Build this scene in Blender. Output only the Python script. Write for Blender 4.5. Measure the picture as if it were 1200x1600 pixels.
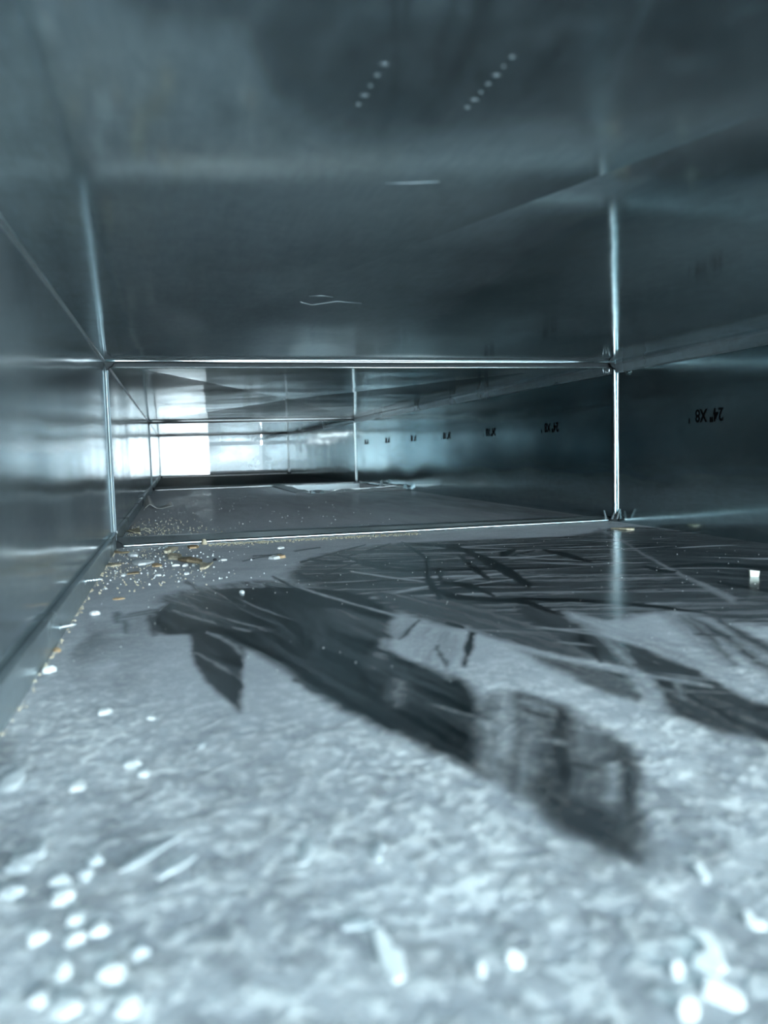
import bpy, bmesh, math, random
import numpy as np
from mathutils import Matrix, Vector

for o in list(bpy.data.objects):
    bpy.data.objects.remove(o)
scene = bpy.context.scene
COL = scene.collection

# ------------------------------------------------------------------ camera
YAW, PITCH, ROLL, F_PX = 0.25524, -0.07621, -0.02713, 1243.5
cam_data = bpy.data.cameras.new('camera')
cam_data.sensor_fit = 'VERTICAL'
cam_data.sensor_height = 36.0
cam_data.sensor_width = 27.0
cam_data.lens = F_PX / 1600 * 36.0
cam_data.clip_start = 0.005
cam_data.dof.use_dof = True
cam_data.dof.focus_distance = 0.92
cam_data.dof.aperture_fstop = 11.0
cam = bpy.data.objects.new('camera', cam_data)
COL.objects.link(cam)
fwd = Vector((math.sin(YAW) * math.cos(PITCH), math.cos(YAW) * math.cos(PITCH), math.sin(PITCH)))
rgt0 = Vector((math.cos(YAW), -math.sin(YAW), 0))
up0 = rgt0.cross(fwd)
rgt = rgt0 * math.cos(ROLL) + up0 * math.sin(ROLL)
upv = -rgt0 * math.sin(ROLL) + up0 * math.cos(ROLL)
m = Matrix.Identity(4)
for i in range(3):
    m[i][0], m[i][1], m[i][2] = rgt[i], upv[i], -fwd[i]
m[0][3], m[1][3], m[2][3] = 0.0677, 0.0, 0.0976
cam.matrix_world = m
scene.camera = cam

# ------------------------------------------------------------------ world, light, exposure
world = bpy.data.worlds.new('daylight')
scene.world = world
world.use_nodes = True
bg = world.node_tree.nodes['Background']
bg.inputs['Color'].default_value = (0.89, 0.96, 1.0, 1)
bg.inputs['Strength'].default_value = 21.5
scene.view_settings.view_transform = 'Standard'
scene.view_settings.look = 'None'
scene.view_settings.gamma = 1.0
scene.view_settings.use_curve_mapping = False
scene.view_settings.exposure = 0.0
cy = scene.cycles
cy.max_bounces = 11
cy.glossy_bounces = 10
cy.diffuse_bounces = 3
cy.adaptive_threshold = 0.04
cy.caustics_reflective = True
cy.blur_glossy = 0.3
cy.sample_clamp_indirect = 12.0

W, H = 0.61, 0.2013
Y0, Y1, Y2, Y3, Y4 = -0.594, 0.906, 2.406, 3.906, 5.1
HOLE = (0.37, 0.60, 1.85, 2.32)
LIGHT_CUT = -0.48                                  # the duct's top and right side are open behind this line, unseen, cut away to let in light


def portal(name, loc, rot, sx, sy):
    l = bpy.data.lights.new(name, 'AREA')
    l.shape = 'RECTANGLE'
    l.size, l.size_y = sx, sy
    l.cycles.is_portal = True
    o = bpy.data.objects.new(name, l)
    o.location, o.rotation_euler = loc, rot
    COL.objects.link(o)


# sampling portals in the duct's open mouth, its unseen light cut-outs and the branch below its floor: they emit nothing, the daylight does
portal('mouth_portal', (W / 2, Y0, H / 2), (math.radians(90), 0, 0), W, H)
portal('light_cut_portal', (W / 2, (Y0 + LIGHT_CUT) / 2, H), (0, 0, 0), W, LIGHT_CUT - Y0)
portal('side_portal', (W, (Y0 + LIGHT_CUT) / 2, H / 2), (0, math.radians(90), 0), H, LIGHT_CUT - Y0)
portal('branch_portal', ((HOLE[0] + HOLE[1]) / 2, (HOLE[2] + HOLE[3]) / 2, -0.8), (math.radians(180), 0, 0), HOLE[1] - HOLE[0], HOLE[3] - HOLE[2])

WIPES = [
((0.151,0.634,0.165,0.677,0.182,0.717,0.204,0.751,0.230,0.778,0.261,0.798,0.294,0.806,0.328,0.801,0.363,0.796,0.397,0.791,0.432,0.785,0.467,0.780,0.502,0.791,0.537,0.818,0.567,0.834,0.591,0.838,0.608,0.815,0.617,0.768,0.622,0.720,0.622,0.672,0.614,0.620,0.599,0.565,0.521,0.467,0.424,0.366,0.381,0.332,0.364,0.335,0.353,0.343,0.348,0.357,0.344,0.371,0.339,0.387,0.326,0.392,0.306,0.387,0.287,0.377,0.268,0.365,0.256,0.364,0.249,0.374,0.239,0.384,0.226,0.393,0.214,0.404,0.204,0.416,0.194,0.441,0.185,0.480,0.175,0.511,0.165,0.527,0.157,0.554,0.149,0.593),0.15,0.0100,1.00,-0.31),
((0.585,0.794,0.599,0.747,0.609,0.703,0.613,0.661,0.616,0.621,0.617,0.584,0.568,0.516,0.492,0.437,0.448,0.410,0.418,0.417,0.406,0.437,0.411,0.475,0.426,0.523,0.452,0.588,0.490,0.666,0.544,0.761),0.10,0.0120,0.60,-0.80),
((0.058,0.578,0.070,0.596,0.090,0.608,0.119,0.613,0.145,0.602,0.165,0.575,0.169,0.536,0.160,0.489,0.147,0.475,0.130,0.487,0.112,0.497,0.095,0.504,0.078,0.515,0.062,0.529,0.054,0.544,0.053,0.560),0.35,0.0100,0.90,-1.26),
((0.026,0.527,0.029,0.529,0.032,0.519,0.033,0.498,0.033,0.489,0.030,0.490,0.028,0.499,0.026,0.517),0.30,0.0030,0.30,-1.19),
((0.036,0.520,0.048,0.528,0.054,0.525,0.055,0.512,0.049,0.503,0.038,0.498,0.031,0.500,0.030,0.510),0.40,0.0040,0.80,0.43),
((0.034,0.498,0.036,0.497,0.037,0.486,0.038,0.466,0.038,0.458,0.037,0.460,0.036,0.470,0.034,0.488),0.20,0.0030,0.30,-1.46),
((0.047,0.509,0.049,0.508,0.051,0.491,0.053,0.460,0.054,0.446,0.052,0.445,0.051,0.460,0.048,0.492),0.20,0.0030,0.30,-1.47),
((0.054,0.526,0.068,0.564,0.089,0.584,0.116,0.579,0.143,0.568,0.167,0.550,0.183,0.524,0.188,0.494,0.191,0.470,0.191,0.453,0.187,0.437,0.178,0.422,0.171,0.405,0.164,0.385,0.162,0.368,0.165,0.355,0.169,0.343,0.174,0.332,0.178,0.319,0.180,0.303,0.178,0.288,0.175,0.273,0.173,0.259,0.172,0.245,0.170,0.234,0.165,0.224,0.161,0.216,0.155,0.210,0.152,0.210,0.151,0.215,0.148,0.221,0.145,0.230,0.141,0.239,0.137,0.251,0.133,0.262,0.130,0.271,0.126,0.280,0.123,0.289,0.121,0.299,0.118,0.312,0.114,0.329,0.111,0.352,0.106,0.371,0.102,0.387,0.096,0.403,0.089,0.420,0.083,0.432,0.076,0.439,0.068,0.443,0.058,0.446,0.052,0.462,0.049,0.492),0.00,0.0045,0.30,-1.35),
((0.163,0.473,0.178,0.424,0.180,0.397,0.170,0.386,0.161,0.391,0.152,0.414,0.149,0.443,0.152,0.480),0.16,0.0060,0.80,-1.39),
((0.184,0.287,0.190,0.287,0.195,0.284,0.199,0.277,0.202,0.269,0.205,0.260,0.207,0.252,0.209,0.246,0.209,0.238,0.207,0.229,0.204,0.219,0.200,0.208,0.193,0.196,0.186,0.183,0.179,0.171,0.172,0.160,0.168,0.155,0.166,0.155,0.164,0.157,0.163,0.159,0.161,0.163,0.160,0.169,0.158,0.175,0.157,0.182,0.155,0.190,0.154,0.197,0.153,0.204,0.152,0.212,0.153,0.222,0.158,0.236,0.165,0.253,0.175,0.275),0.33,0.0040,0.55,-2.02),
((0.200,0.263,0.203,0.261,0.199,0.250,0.189,0.231,0.181,0.215,0.174,0.200,0.169,0.195,0.166,0.198,0.168,0.206,0.175,0.218,0.183,0.234,0.193,0.252),0.05,0.0050,0.40,-2.02),
((0.167,0.209,0.170,0.204,0.172,0.199,0.172,0.192,0.173,0.184,0.176,0.176,0.175,0.168,0.171,0.159,0.168,0.156,0.165,0.159,0.162,0.163,0.160,0.169,0.158,0.175,0.156,0.183,0.158,0.193,0.163,0.205),0.10,0.0050,0.30,-1.46),
((0.202,0.225,0.204,0.223,0.203,0.216,0.198,0.206,0.192,0.194,0.184,0.181,0.178,0.172,0.174,0.166,0.172,0.167,0.173,0.173,0.177,0.182,0.184,0.195,0.191,0.207,0.197,0.220),0.16,0.0040,0.40,-2.06),
((0.184,0.159,0.188,0.163,0.191,0.163,0.191,0.161,0.191,0.158,0.188,0.154,0.186,0.152,0.183,0.150,0.181,0.150,0.179,0.151,0.179,0.153,0.181,0.156),0.45,0.0040,0.30,-0.74),
((0.195,0.194,0.198,0.192,0.197,0.185,0.193,0.176,0.190,0.166,0.188,0.157,0.182,0.153,0.174,0.154,0.174,0.163,0.187,0.183),0.62,0.0060,0.40,-1.81),
((0.074,0.447,0.080,0.446,0.086,0.438,0.091,0.423,0.095,0.410,0.097,0.400,0.097,0.385,0.094,0.367,0.092,0.349,0.091,0.332,0.089,0.316,0.088,0.302,0.087,0.297,0.086,0.300,0.085,0.306,0.083,0.316,0.080,0.328,0.077,0.343,0.075,0.359,0.073,0.375,0.072,0.392,0.072,0.410,0.072,0.426,0.072,0.440),0.06,0.0022,0.20,-1.34),
((0.073,0.398,0.075,0.393,0.077,0.387,0.079,0.381,0.081,0.376,0.082,0.370,0.084,0.364,0.086,0.358,0.087,0.352,0.089,0.346,0.090,0.340,0.092,0.344,0.090,0.350,0.088,0.356,0.087,0.362,0.085,0.368,0.083,0.374,0.081,0.379,0.079,0.385,0.078,0.390,0.076,0.395,0.074,0.400),0.55,0.0020,0.30,-1.27),
((0.080,0.441,0.082,0.437,0.083,0.433,0.085,0.428,0.087,0.424,0.088,0.419,0.089,0.414,0.091,0.408,0.092,0.403,0.093,0.397,0.093,0.393,0.094,0.389,0.094,0.387,0.095,0.384,0.095,0.382,0.095,0.379,0.096,0.382,0.096,0.384,0.096,0.387,0.096,0.391,0.096,0.394,0.095,0.399,0.095,0.404,0.094,0.409,0.092,0.415,0.091,0.421,0.089,0.426,0.088,0.431,0.086,0.436,0.084,0.439,0.082,0.443,0.081,0.447),0.50,0.0020,0.40,-1.27),
((0.061,0.515,0.066,0.504,0.071,0.494,0.075,0.484,0.080,0.475,0.084,0.466,0.088,0.459,0.092,0.452,0.096,0.445,0.099,0.439,0.103,0.433,0.104,0.437,0.100,0.444,0.096,0.451,0.092,0.458,0.088,0.465,0.084,0.473,0.080,0.482,0.076,0.491,0.071,0.500,0.067,0.510,0.062,0.521),0.50,0.0030,0.40,-1.10),
((0.068,0.535,0.073,0.524,0.077,0.513,0.081,0.503,0.085,0.492,0.090,0.481,0.094,0.471,0.099,0.460,0.104,0.450,0.108,0.439,0.113,0.430,0.114,0.432,0.109,0.443,0.104,0.453,0.100,0.464,0.095,0.476,0.090,0.487,0.086,0.497,0.081,0.508,0.077,0.518,0.073,0.529,0.069,0.540),0.40,0.0030,0.40,-1.10),
((0.071,0.628,0.076,0.607,0.080,0.587,0.084,0.567,0.087,0.548,0.091,0.529,0.094,0.511,0.098,0.492,0.101,0.473,0.104,0.456,0.107,0.440,0.108,0.443,0.105,0.461,0.102,0.479,0.099,0.499,0.096,0.520,0.093,0.540,0.089,0.560,0.085,0.579,0.081,0.598,0.077,0.618,0.072,0.639),0.05,0.0030,0.40,-1.39),
((0.199,0.524,0.221,0.498,0.235,0.472,0.243,0.447,0.248,0.422,0.250,0.397,0.250,0.371,0.248,0.345,0.247,0.327,0.247,0.315,0.243,0.313,0.236,0.321,0.230,0.332,0.225,0.346,0.220,0.360,0.214,0.374,0.210,0.387,0.206,0.398,0.202,0.414,0.200,0.436,0.196,0.467,0.191,0.512),0.20,0.0050,0.60,-1.34),
((0.268,0.444,0.271,0.429,0.272,0.409,0.270,0.388,0.270,0.369,0.270,0.353,0.272,0.341,0.275,0.332,0.277,0.320,0.277,0.305,0.277,0.293,0.275,0.281,0.274,0.270,0.272,0.259,0.272,0.247,0.274,0.237,0.267,0.223,0.253,0.208,0.246,0.202,0.245,0.205,0.243,0.209,0.239,0.215,0.236,0.221,0.235,0.227,0.233,0.233,0.233,0.238,0.235,0.246,0.241,0.257,0.245,0.269,0.250,0.281,0.251,0.292,0.248,0.301,0.246,0.313,0.245,0.329,0.246,0.348,0.249,0.372,0.254,0.400,0.262,0.434),0.09,0.0040,0.40,-1.63),
((0.221,0.351,0.225,0.335,0.230,0.322,0.236,0.313,0.241,0.303,0.246,0.293,0.247,0.284,0.243,0.274,0.238,0.265,0.234,0.256,0.230,0.255,0.226,0.263,0.223,0.271,0.221,0.281,0.220,0.291,0.219,0.304,0.219,0.322,0.219,0.347),0.24,0.0040,0.60,-1.35),
((0.330,0.391,0.326,0.379,0.321,0.367,0.317,0.357,0.313,0.347,0.309,0.337,0.305,0.328,0.301,0.319,0.298,0.311,0.295,0.303,0.292,0.296,0.290,0.291,0.288,0.287,0.286,0.282,0.285,0.278,0.283,0.274,0.286,0.276,0.289,0.281,0.292,0.287,0.296,0.292,0.299,0.299,0.303,0.306,0.307,0.313,0.310,0.322,0.314,0.330,0.318,0.340,0.322,0.350,0.324,0.358,0.327,0.367,0.329,0.376,0.332,0.385,0.334,0.395),0.14,0.0060,0.60,-1.94),
((0.334,0.373,0.331,0.363,0.328,0.353,0.325,0.344,0.322,0.335,0.319,0.326,0.316,0.317,0.313,0.309,0.309,0.300,0.306,0.292,0.303,0.285,0.301,0.278,0.299,0.272,0.297,0.266,0.295,0.260,0.293,0.254,0.303,0.262,0.305,0.268,0.307,0.275,0.310,0.281,0.312,0.288,0.315,0.295,0.318,0.303,0.321,0.311,0.324,0.319,0.328,0.328,0.331,0.337,0.333,0.346,0.335,0.354,0.337,0.363,0.338,0.371,0.340,0.380),0.10,0.0060,0.60,-1.82),
((0.347,0.371,0.343,0.360,0.339,0.349,0.336,0.338,0.332,0.328,0.329,0.319,0.327,0.310,0.324,0.302,0.322,0.294,0.320,0.286,0.318,0.279,0.329,0.289,0.331,0.296,0.332,0.303,0.334,0.311,0.336,0.319,0.338,0.328,0.341,0.337,0.343,0.346,0.346,0.356,0.350,0.367,0.353,0.378),0.14,0.0060,0.60,-1.82),
((0.284,0.348,0.284,0.344,0.284,0.341,0.285,0.338,0.285,0.335,0.286,0.331,0.287,0.329,0.288,0.326,0.289,0.323,0.291,0.321,0.292,0.318,0.293,0.320,0.293,0.323,0.292,0.326,0.291,0.330,0.290,0.333,0.290,0.336,0.289,0.339,0.288,0.342,0.287,0.344,0.286,0.347,0.285,0.350),0.40,0.0050,0.50,-1.31),
((0.184,0.394,0.192,0.402,0.198,0.404,0.201,0.399,0.204,0.392,0.206,0.383,0.204,0.371,0.198,0.356,0.190,0.338,0.179,0.317,0.174,0.310,0.174,0.314,0.173,0.319,0.173,0.325,0.172,0.334,0.171,0.346,0.172,0.361,0.177,0.380),0.66,0.0060,0.60,-2.03),
((0.177,0.414,0.188,0.427,0.195,0.431,0.196,0.426,0.190,0.413,0.179,0.393,0.174,0.387,0.173,0.392,0.172,0.398,0.172,0.405),0.50,0.0060,0.60,-2.07),
((0.155,0.358,0.164,0.381,0.169,0.392,0.170,0.388,0.166,0.372,0.157,0.347,0.152,0.336,0.150,0.336,0.149,0.338,0.150,0.345),0.35,0.0060,0.60,-1.90),
((0.149,0.305,0.154,0.317,0.158,0.322,0.158,0.320,0.155,0.310,0.150,0.294,0.147,0.286,0.145,0.284,0.145,0.287,0.146,0.295),0.38,0.0060,0.50,-1.87),
((0.188,0.288,0.186,0.282,0.183,0.275,0.181,0.269,0.178,0.263,0.176,0.256,0.173,0.250,0.170,0.244,0.167,0.237,0.165,0.231,0.162,0.225,0.163,0.225,0.166,0.231,0.169,0.237,0.172,0.243,0.175,0.249,0.177,0.256,0.180,0.262,0.183,0.268,0.185,0.275,0.188,0.281,0.191,0.288),0.75,0.0040,0.30,-1.98),
((0.190,0.208,0.189,0.205,0.187,0.203,0.186,0.201,0.185,0.198,0.183,0.196,0.182,0.194,0.181,0.192,0.180,0.190,0.178,0.188,0.177,0.187,0.178,0.186,0.180,0.188,0.181,0.190,0.182,0.192,0.183,0.194,0.184,0.196,0.186,0.198,0.187,0.200,0.188,0.203,0.190,0.205,0.191,0.208),0.72,0.0030,0.20,-2.11),
((0.201,0.623,0.205,0.615,0.208,0.606,0.212,0.598,0.215,0.590,0.219,0.583,0.223,0.576,0.227,0.569,0.231,0.562,0.235,0.556,0.239,0.549,0.241,0.555,0.237,0.562,0.233,0.569,0.229,0.576,0.225,0.584,0.221,0.592,0.218,0.599,0.214,0.606,0.210,0.614,0.206,0.622,0.203,0.630),0.65,0.0030,0.30,-1.09),
((0.150,0.558,0.155,0.540,0.160,0.522,0.165,0.506,0.169,0.491,0.174,0.478,0.178,0.466,0.181,0.456,0.185,0.446,0.189,0.436,0.192,0.427,0.195,0.418,0.198,0.409,0.201,0.400,0.204,0.391,0.207,0.383,0.209,0.374,0.212,0.367,0.214,0.359,0.217,0.351,0.219,0.343,0.223,0.336,0.226,0.328,0.230,0.320,0.233,0.313,0.236,0.306,0.239,0.300,0.242,0.295,0.245,0.291,0.248,0.286,0.250,0.282,0.253,0.278,0.256,0.274,0.259,0.269,0.262,0.265,0.265,0.261,0.266,0.263,0.263,0.267,0.261,0.271,0.258,0.276,0.255,0.280,0.253,0.285,0.250,0.290,0.247,0.294,0.245,0.300,0.242,0.305,0.239,0.311,0.236,0.318,0.233,0.326,0.230,0.334,0.226,0.342,0.223,0.351,0.220,0.358,0.217,0.366,0.214,0.373,0.212,0.380,0.209,0.388,0.206,0.396,0.203,0.404,0.200,0.413,0.197,0.422,0.194,0.432,0.190,0.441,0.187,0.451,0.183,0.461,0.179,0.471,0.175,0.483,0.171,0.497,0.167,0.512,0.162,0.529,0.157,0.547,0.152,0.566),0.72,0.0030,0.25,-1.20),
((0.208,0.388,0.208,0.375,0.208,0.363,0.207,0.351,0.207,0.339,0.207,0.328,0.206,0.317,0.206,0.306,0.205,0.295,0.205,0.285,0.204,0.275,0.204,0.266,0.204,0.257,0.204,0.249,0.204,0.241,0.204,0.233,0.205,0.227,0.205,0.220,0.206,0.215,0.207,0.209,0.208,0.204,0.230,0.227,0.229,0.233,0.228,0.239,0.226,0.245,0.225,0.251,0.224,0.258,0.223,0.264,0.222,0.272,0.221,0.279,0.221,0.287,0.220,0.296,0.220,0.305,0.219,0.315,0.219,0.325,0.219,0.336,0.218,0.346,0.218,0.357,0.217,0.367,0.215,0.377,0.214,0.387,0.213,0.398),0.88,0.0060,0.15,-1.55),
((0.276,0.401,0.276,0.392,0.276,0.383,0.276,0.374,0.276,0.365,0.276,0.357,0.276,0.349,0.276,0.341,0.276,0.333,0.276,0.325,0.276,0.318,0.276,0.310,0.276,0.303,0.276,0.295,0.276,0.288,0.275,0.280,0.275,0.271,0.274,0.263,0.273,0.254,0.272,0.246,0.271,0.238,0.278,0.245,0.280,0.254,0.282,0.263,0.284,0.273,0.285,0.282,0.287,0.292,0.288,0.301,0.289,0.310,0.290,0.319,0.290,0.327,0.290,0.336,0.291,0.344,0.291,0.352,0.290,0.361,0.290,0.369,0.290,0.377,0.289,0.385,0.288,0.392,0.287,0.400,0.286,0.408,0.285,0.415),0.74,0.0060,0.40,-1.56),
((0.276,0.390,0.274,0.379,0.271,0.368,0.269,0.358,0.267,0.348,0.265,0.339,0.263,0.331,0.260,0.323,0.258,0.315,0.255,0.307,0.252,0.300,0.249,0.293,0.246,0.285,0.243,0.278,0.240,0.271,0.238,0.265,0.236,0.259,0.234,0.253,0.232,0.248,0.230,0.243,0.229,0.238,0.231,0.240,0.233,0.245,0.235,0.250,0.238,0.256,0.240,0.262,0.243,0.268,0.246,0.275,0.248,0.282,0.252,0.289,0.255,0.297,0.258,0.305,0.260,0.312,0.263,0.320,0.265,0.328,0.267,0.336,0.269,0.344,0.271,0.353,0.273,0.362,0.275,0.372,0.277,0.382,0.278,0.393),0.60,0.0050,0.40,-1.86),
((0.329,0.386,0.323,0.370,0.317,0.355,0.311,0.341,0.306,0.328,0.300,0.316,0.295,0.305,0.290,0.294,0.285,0.284,0.280,0.275,0.277,0.267,0.274,0.259,0.272,0.253,0.271,0.248,0.270,0.242,0.269,0.238,0.285,0.252,0.285,0.256,0.286,0.261,0.286,0.266,0.287,0.271,0.289,0.277,0.291,0.284,0.295,0.292,0.299,0.302,0.304,0.312,0.309,0.324,0.314,0.335,0.318,0.348,0.323,0.361,0.327,0.375,0.332,0.389),0.80,0.0060,0.40,-1.98),
((0.543,0.832,0.535,0.810,0.527,0.789,0.520,0.768,0.513,0.748,0.505,0.727,0.497,0.706,0.489,0.684,0.480,0.663,0.472,0.642,0.464,0.622,0.456,0.601,0.449,0.582,0.442,0.563,0.435,0.546,0.430,0.530,0.424,0.514,0.419,0.500,0.414,0.487,0.410,0.474,0.405,0.460,0.401,0.447,0.396,0.434,0.392,0.421,0.387,0.408,0.383,0.397,0.396,0.410,0.400,0.422,0.403,0.434,0.407,0.446,0.411,0.459,0.414,0.471,0.418,0.484,0.422,0.496,0.426,0.509,0.430,0.522,0.435,0.536,0.441,0.552,0.447,0.570,0.454,0.588,0.461,0.608,0.469,0.628,0.477,0.648,0.485,0.669,0.494,0.691,0.502,0.713,0.511,0.735,0.519,0.757,0.526,0.778,0.534,0.799,0.542,0.821,0.550,0.843),0.50,0.0040,0.30,-1.90),
((0.257,0.273,0.255,0.268,0.252,0.264,0.250,0.259,0.248,0.255,0.246,0.251,0.247,0.252,0.249,0.256,0.251,0.260,0.253,0.264,0.256,0.269,0.258,0.273),0.50,0.0030,0.20,-2.04),
((0.333,0.379,0.328,0.367,0.324,0.356,0.320,0.346,0.316,0.335,0.312,0.325,0.308,0.316,0.304,0.307,0.300,0.299,0.297,0.291,0.293,0.283,0.296,0.285,0.300,0.293,0.305,0.302,0.309,0.312,0.314,0.322,0.319,0.332,0.322,0.341,0.326,0.351,0.329,0.361,0.332,0.372,0.336,0.382),0.12,0.0040,0.50,-1.96),
((0.345,0.362,0.340,0.350,0.335,0.339,0.331,0.328,0.327,0.318,0.324,0.309,0.321,0.301,0.319,0.293,0.317,0.286,0.315,0.279,0.313,0.273,0.320,0.279,0.322,0.286,0.324,0.293,0.327,0.300,0.329,0.308,0.332,0.317,0.335,0.325,0.338,0.334,0.341,0.344,0.344,0.354,0.348,0.365),0.12,0.0040,0.50,-1.90),
((0.295,0.803,0.293,0.786,0.292,0.770,0.290,0.754,0.288,0.739,0.286,0.725,0.285,0.712,0.283,0.700,0.282,0.688,0.280,0.676,0.278,0.665,0.284,0.677,0.285,0.689,0.287,0.701,0.289,0.713,0.291,0.726,0.292,0.740,0.294,0.754,0.295,0.769,0.297,0.784,0.299,0.800,0.300,0.817),0.02,0.0018,0.15,-1.69),
((0.284,0.685,0.278,0.666,0.272,0.649,0.267,0.633,0.261,0.617,0.256,0.601,0.252,0.587,0.248,0.573,0.245,0.561,0.241,0.548,0.238,0.536,0.236,0.523,0.233,0.512,0.231,0.500,0.229,0.489,0.227,0.478,0.232,0.485,0.234,0.497,0.237,0.509,0.240,0.521,0.243,0.533,0.246,0.545,0.249,0.556,0.251,0.567,0.254,0.579,0.258,0.590,0.261,0.602,0.265,0.615,0.270,0.630,0.275,0.646,0.281,0.663,0.287,0.681),0.02,0.0018,0.15,-1.84),
((0.299,0.787,0.305,0.778,0.310,0.768,0.315,0.758,0.319,0.749,0.322,0.738,0.324,0.726,0.326,0.714,0.326,0.702,0.327,0.689,0.327,0.677,0.338,0.701,0.337,0.712,0.336,0.724,0.334,0.735,0.332,0.747,0.329,0.757,0.326,0.767,0.321,0.777,0.316,0.786,0.310,0.795,0.304,0.803),0.02,0.0018,0.15,-1.29),
((0.333,0.755,0.331,0.739,0.329,0.722,0.327,0.707,0.326,0.692,0.324,0.678,0.322,0.663,0.320,0.649,0.318,0.635,0.315,0.621,0.313,0.607,0.312,0.594,0.310,0.581,0.308,0.568,0.306,0.556,0.304,0.544,0.303,0.533,0.301,0.523,0.300,0.513,0.298,0.503,0.297,0.494,0.307,0.510,0.310,0.521,0.312,0.534,0.315,0.546,0.318,0.559,0.321,0.573,0.324,0.587,0.326,0.602,0.328,0.616,0.331,0.631,0.333,0.646,0.334,0.658,0.334,0.670,0.335,0.681,0.335,0.692,0.336,0.704,0.337,0.717,0.338,0.730,0.339,0.744,0.340,0.759,0.341,0.773),0.02,0.0018,0.15,-1.70),
((0.313,0.678,0.309,0.659,0.304,0.640,0.300,0.622,0.296,0.606,0.292,0.590,0.291,0.577,0.289,0.566,0.287,0.555,0.286,0.544,0.285,0.534,0.289,0.542,0.292,0.555,0.295,0.568,0.298,0.582,0.301,0.597,0.305,0.613,0.307,0.626,0.309,0.640,0.312,0.655,0.315,0.671,0.318,0.687),0.02,0.0018,0.15,-1.77),
((0.248,0.535,0.251,0.530,0.254,0.526,0.256,0.521,0.258,0.515,0.259,0.509,0.261,0.503,0.262,0.496,0.262,0.489,0.263,0.481,0.263,0.474,0.266,0.479,0.267,0.489,0.267,0.499,0.268,0.510,0.268,0.520,0.268,0.529,0.266,0.535,0.263,0.539,0.260,0.542,0.256,0.545,0.253,0.548),0.02,0.0018,0.15,-1.36),
((0.236,0.526,0.235,0.515,0.234,0.505,0.234,0.496,0.234,0.487,0.235,0.479,0.237,0.474,0.241,0.470,0.245,0.467,0.249,0.464,0.253,0.461,0.257,0.458,0.260,0.455,0.264,0.452,0.267,0.449,0.269,0.445,0.271,0.440,0.271,0.435,0.271,0.430,0.271,0.425,0.271,0.420,0.272,0.416,0.273,0.412,0.273,0.409,0.274,0.406,0.275,0.402,0.277,0.406,0.277,0.411,0.277,0.415,0.277,0.420,0.277,0.425,0.278,0.430,0.278,0.436,0.278,0.441,0.278,0.447,0.277,0.452,0.276,0.457,0.273,0.461,0.270,0.465,0.266,0.467,0.262,0.470,0.258,0.473,0.254,0.477,0.251,0.482,0.248,0.487,0.245,0.493,0.243,0.499,0.241,0.504,0.241,0.511,0.240,0.518,0.240,0.526,0.240,0.534),0.02,0.0018,0.15,-1.27),
((0.270,0.460,0.276,0.456,0.283,0.451,0.289,0.446,0.296,0.442,0.302,0.437,0.308,0.432,0.313,0.427,0.319,0.421,0.324,0.416,0.329,0.410,0.334,0.404,0.338,0.397,0.342,0.391,0.347,0.384,0.351,0.378,0.353,0.381,0.350,0.388,0.346,0.396,0.343,0.404,0.339,0.412,0.335,0.419,0.330,0.426,0.325,0.432,0.319,0.437,0.314,0.443,0.308,0.448,0.301,0.452,0.294,0.456,0.287,0.460,0.280,0.464,0.273,0.468),0.02,0.0018,0.15,-0.81),
((0.183,0.705,0.185,0.700,0.187,0.695,0.188,0.691,0.190,0.687,0.192,0.683,0.195,0.681,0.197,0.679,0.200,0.678,0.203,0.677,0.205,0.677,0.209,0.693,0.206,0.694,0.204,0.696,0.201,0.698,0.199,0.700,0.197,0.703,0.194,0.706,0.192,0.709,0.190,0.713,0.188,0.718,0.186,0.722),0.02,0.0018,0.15,-0.91),
((0.159,0.638,0.159,0.630,0.160,0.622,0.161,0.615,0.162,0.608,0.163,0.601,0.164,0.596,0.166,0.591,0.168,0.586,0.171,0.583,0.173,0.582,0.176,0.584,0.179,0.587,0.182,0.592,0.186,0.597,0.189,0.603,0.190,0.612,0.187,0.607,0.184,0.602,0.181,0.598,0.178,0.595,0.175,0.594,0.173,0.595,0.171,0.598,0.169,0.602,0.167,0.607,0.165,0.613,0.164,0.619,0.163,0.625,0.162,0.632,0.162,0.639,0.161,0.647),0.02,0.0018,0.15,-0.87),
((0.138,0.624,0.139,0.610,0.141,0.597,0.143,0.584,0.144,0.571,0.146,0.559,0.148,0.548,0.149,0.537,0.151,0.527,0.152,0.517,0.153,0.509,0.153,0.502,0.153,0.496,0.152,0.490,0.152,0.484,0.151,0.478,0.155,0.483,0.155,0.489,0.156,0.496,0.156,0.503,0.157,0.511,0.156,0.519,0.155,0.528,0.154,0.538,0.152,0.548,0.150,0.558,0.148,0.569,0.146,0.580,0.145,0.592,0.143,0.604,0.141,0.617,0.139,0.630),0.02,0.0018,0.15,-1.47),
((0.344,0.655,0.346,0.656,0.348,0.656,0.350,0.657,0.353,0.659,0.356,0.661,0.360,0.666,0.363,0.672,0.367,0.678,0.371,0.684,0.375,0.690,0.381,0.705,0.378,0.702,0.375,0.699,0.372,0.697,0.370,0.695,0.368,0.694,0.366,0.691,0.364,0.690,0.361,0.689,0.359,0.688,0.357,0.687),0.02,0.0018,0.15,0.77),
((0.396,0.675,0.395,0.664,0.395,0.653,0.395,0.642,0.394,0.631,0.393,0.621,0.394,0.613,0.394,0.606,0.395,0.599,0.395,0.592,0.395,0.585,0.401,0.594,0.403,0.604,0.404,0.615,0.406,0.626,0.408,0.637,0.409,0.649,0.408,0.657,0.407,0.664,0.405,0.672,0.404,0.680,0.402,0.688),0.02,0.0018,0.15,-1.58),
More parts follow.
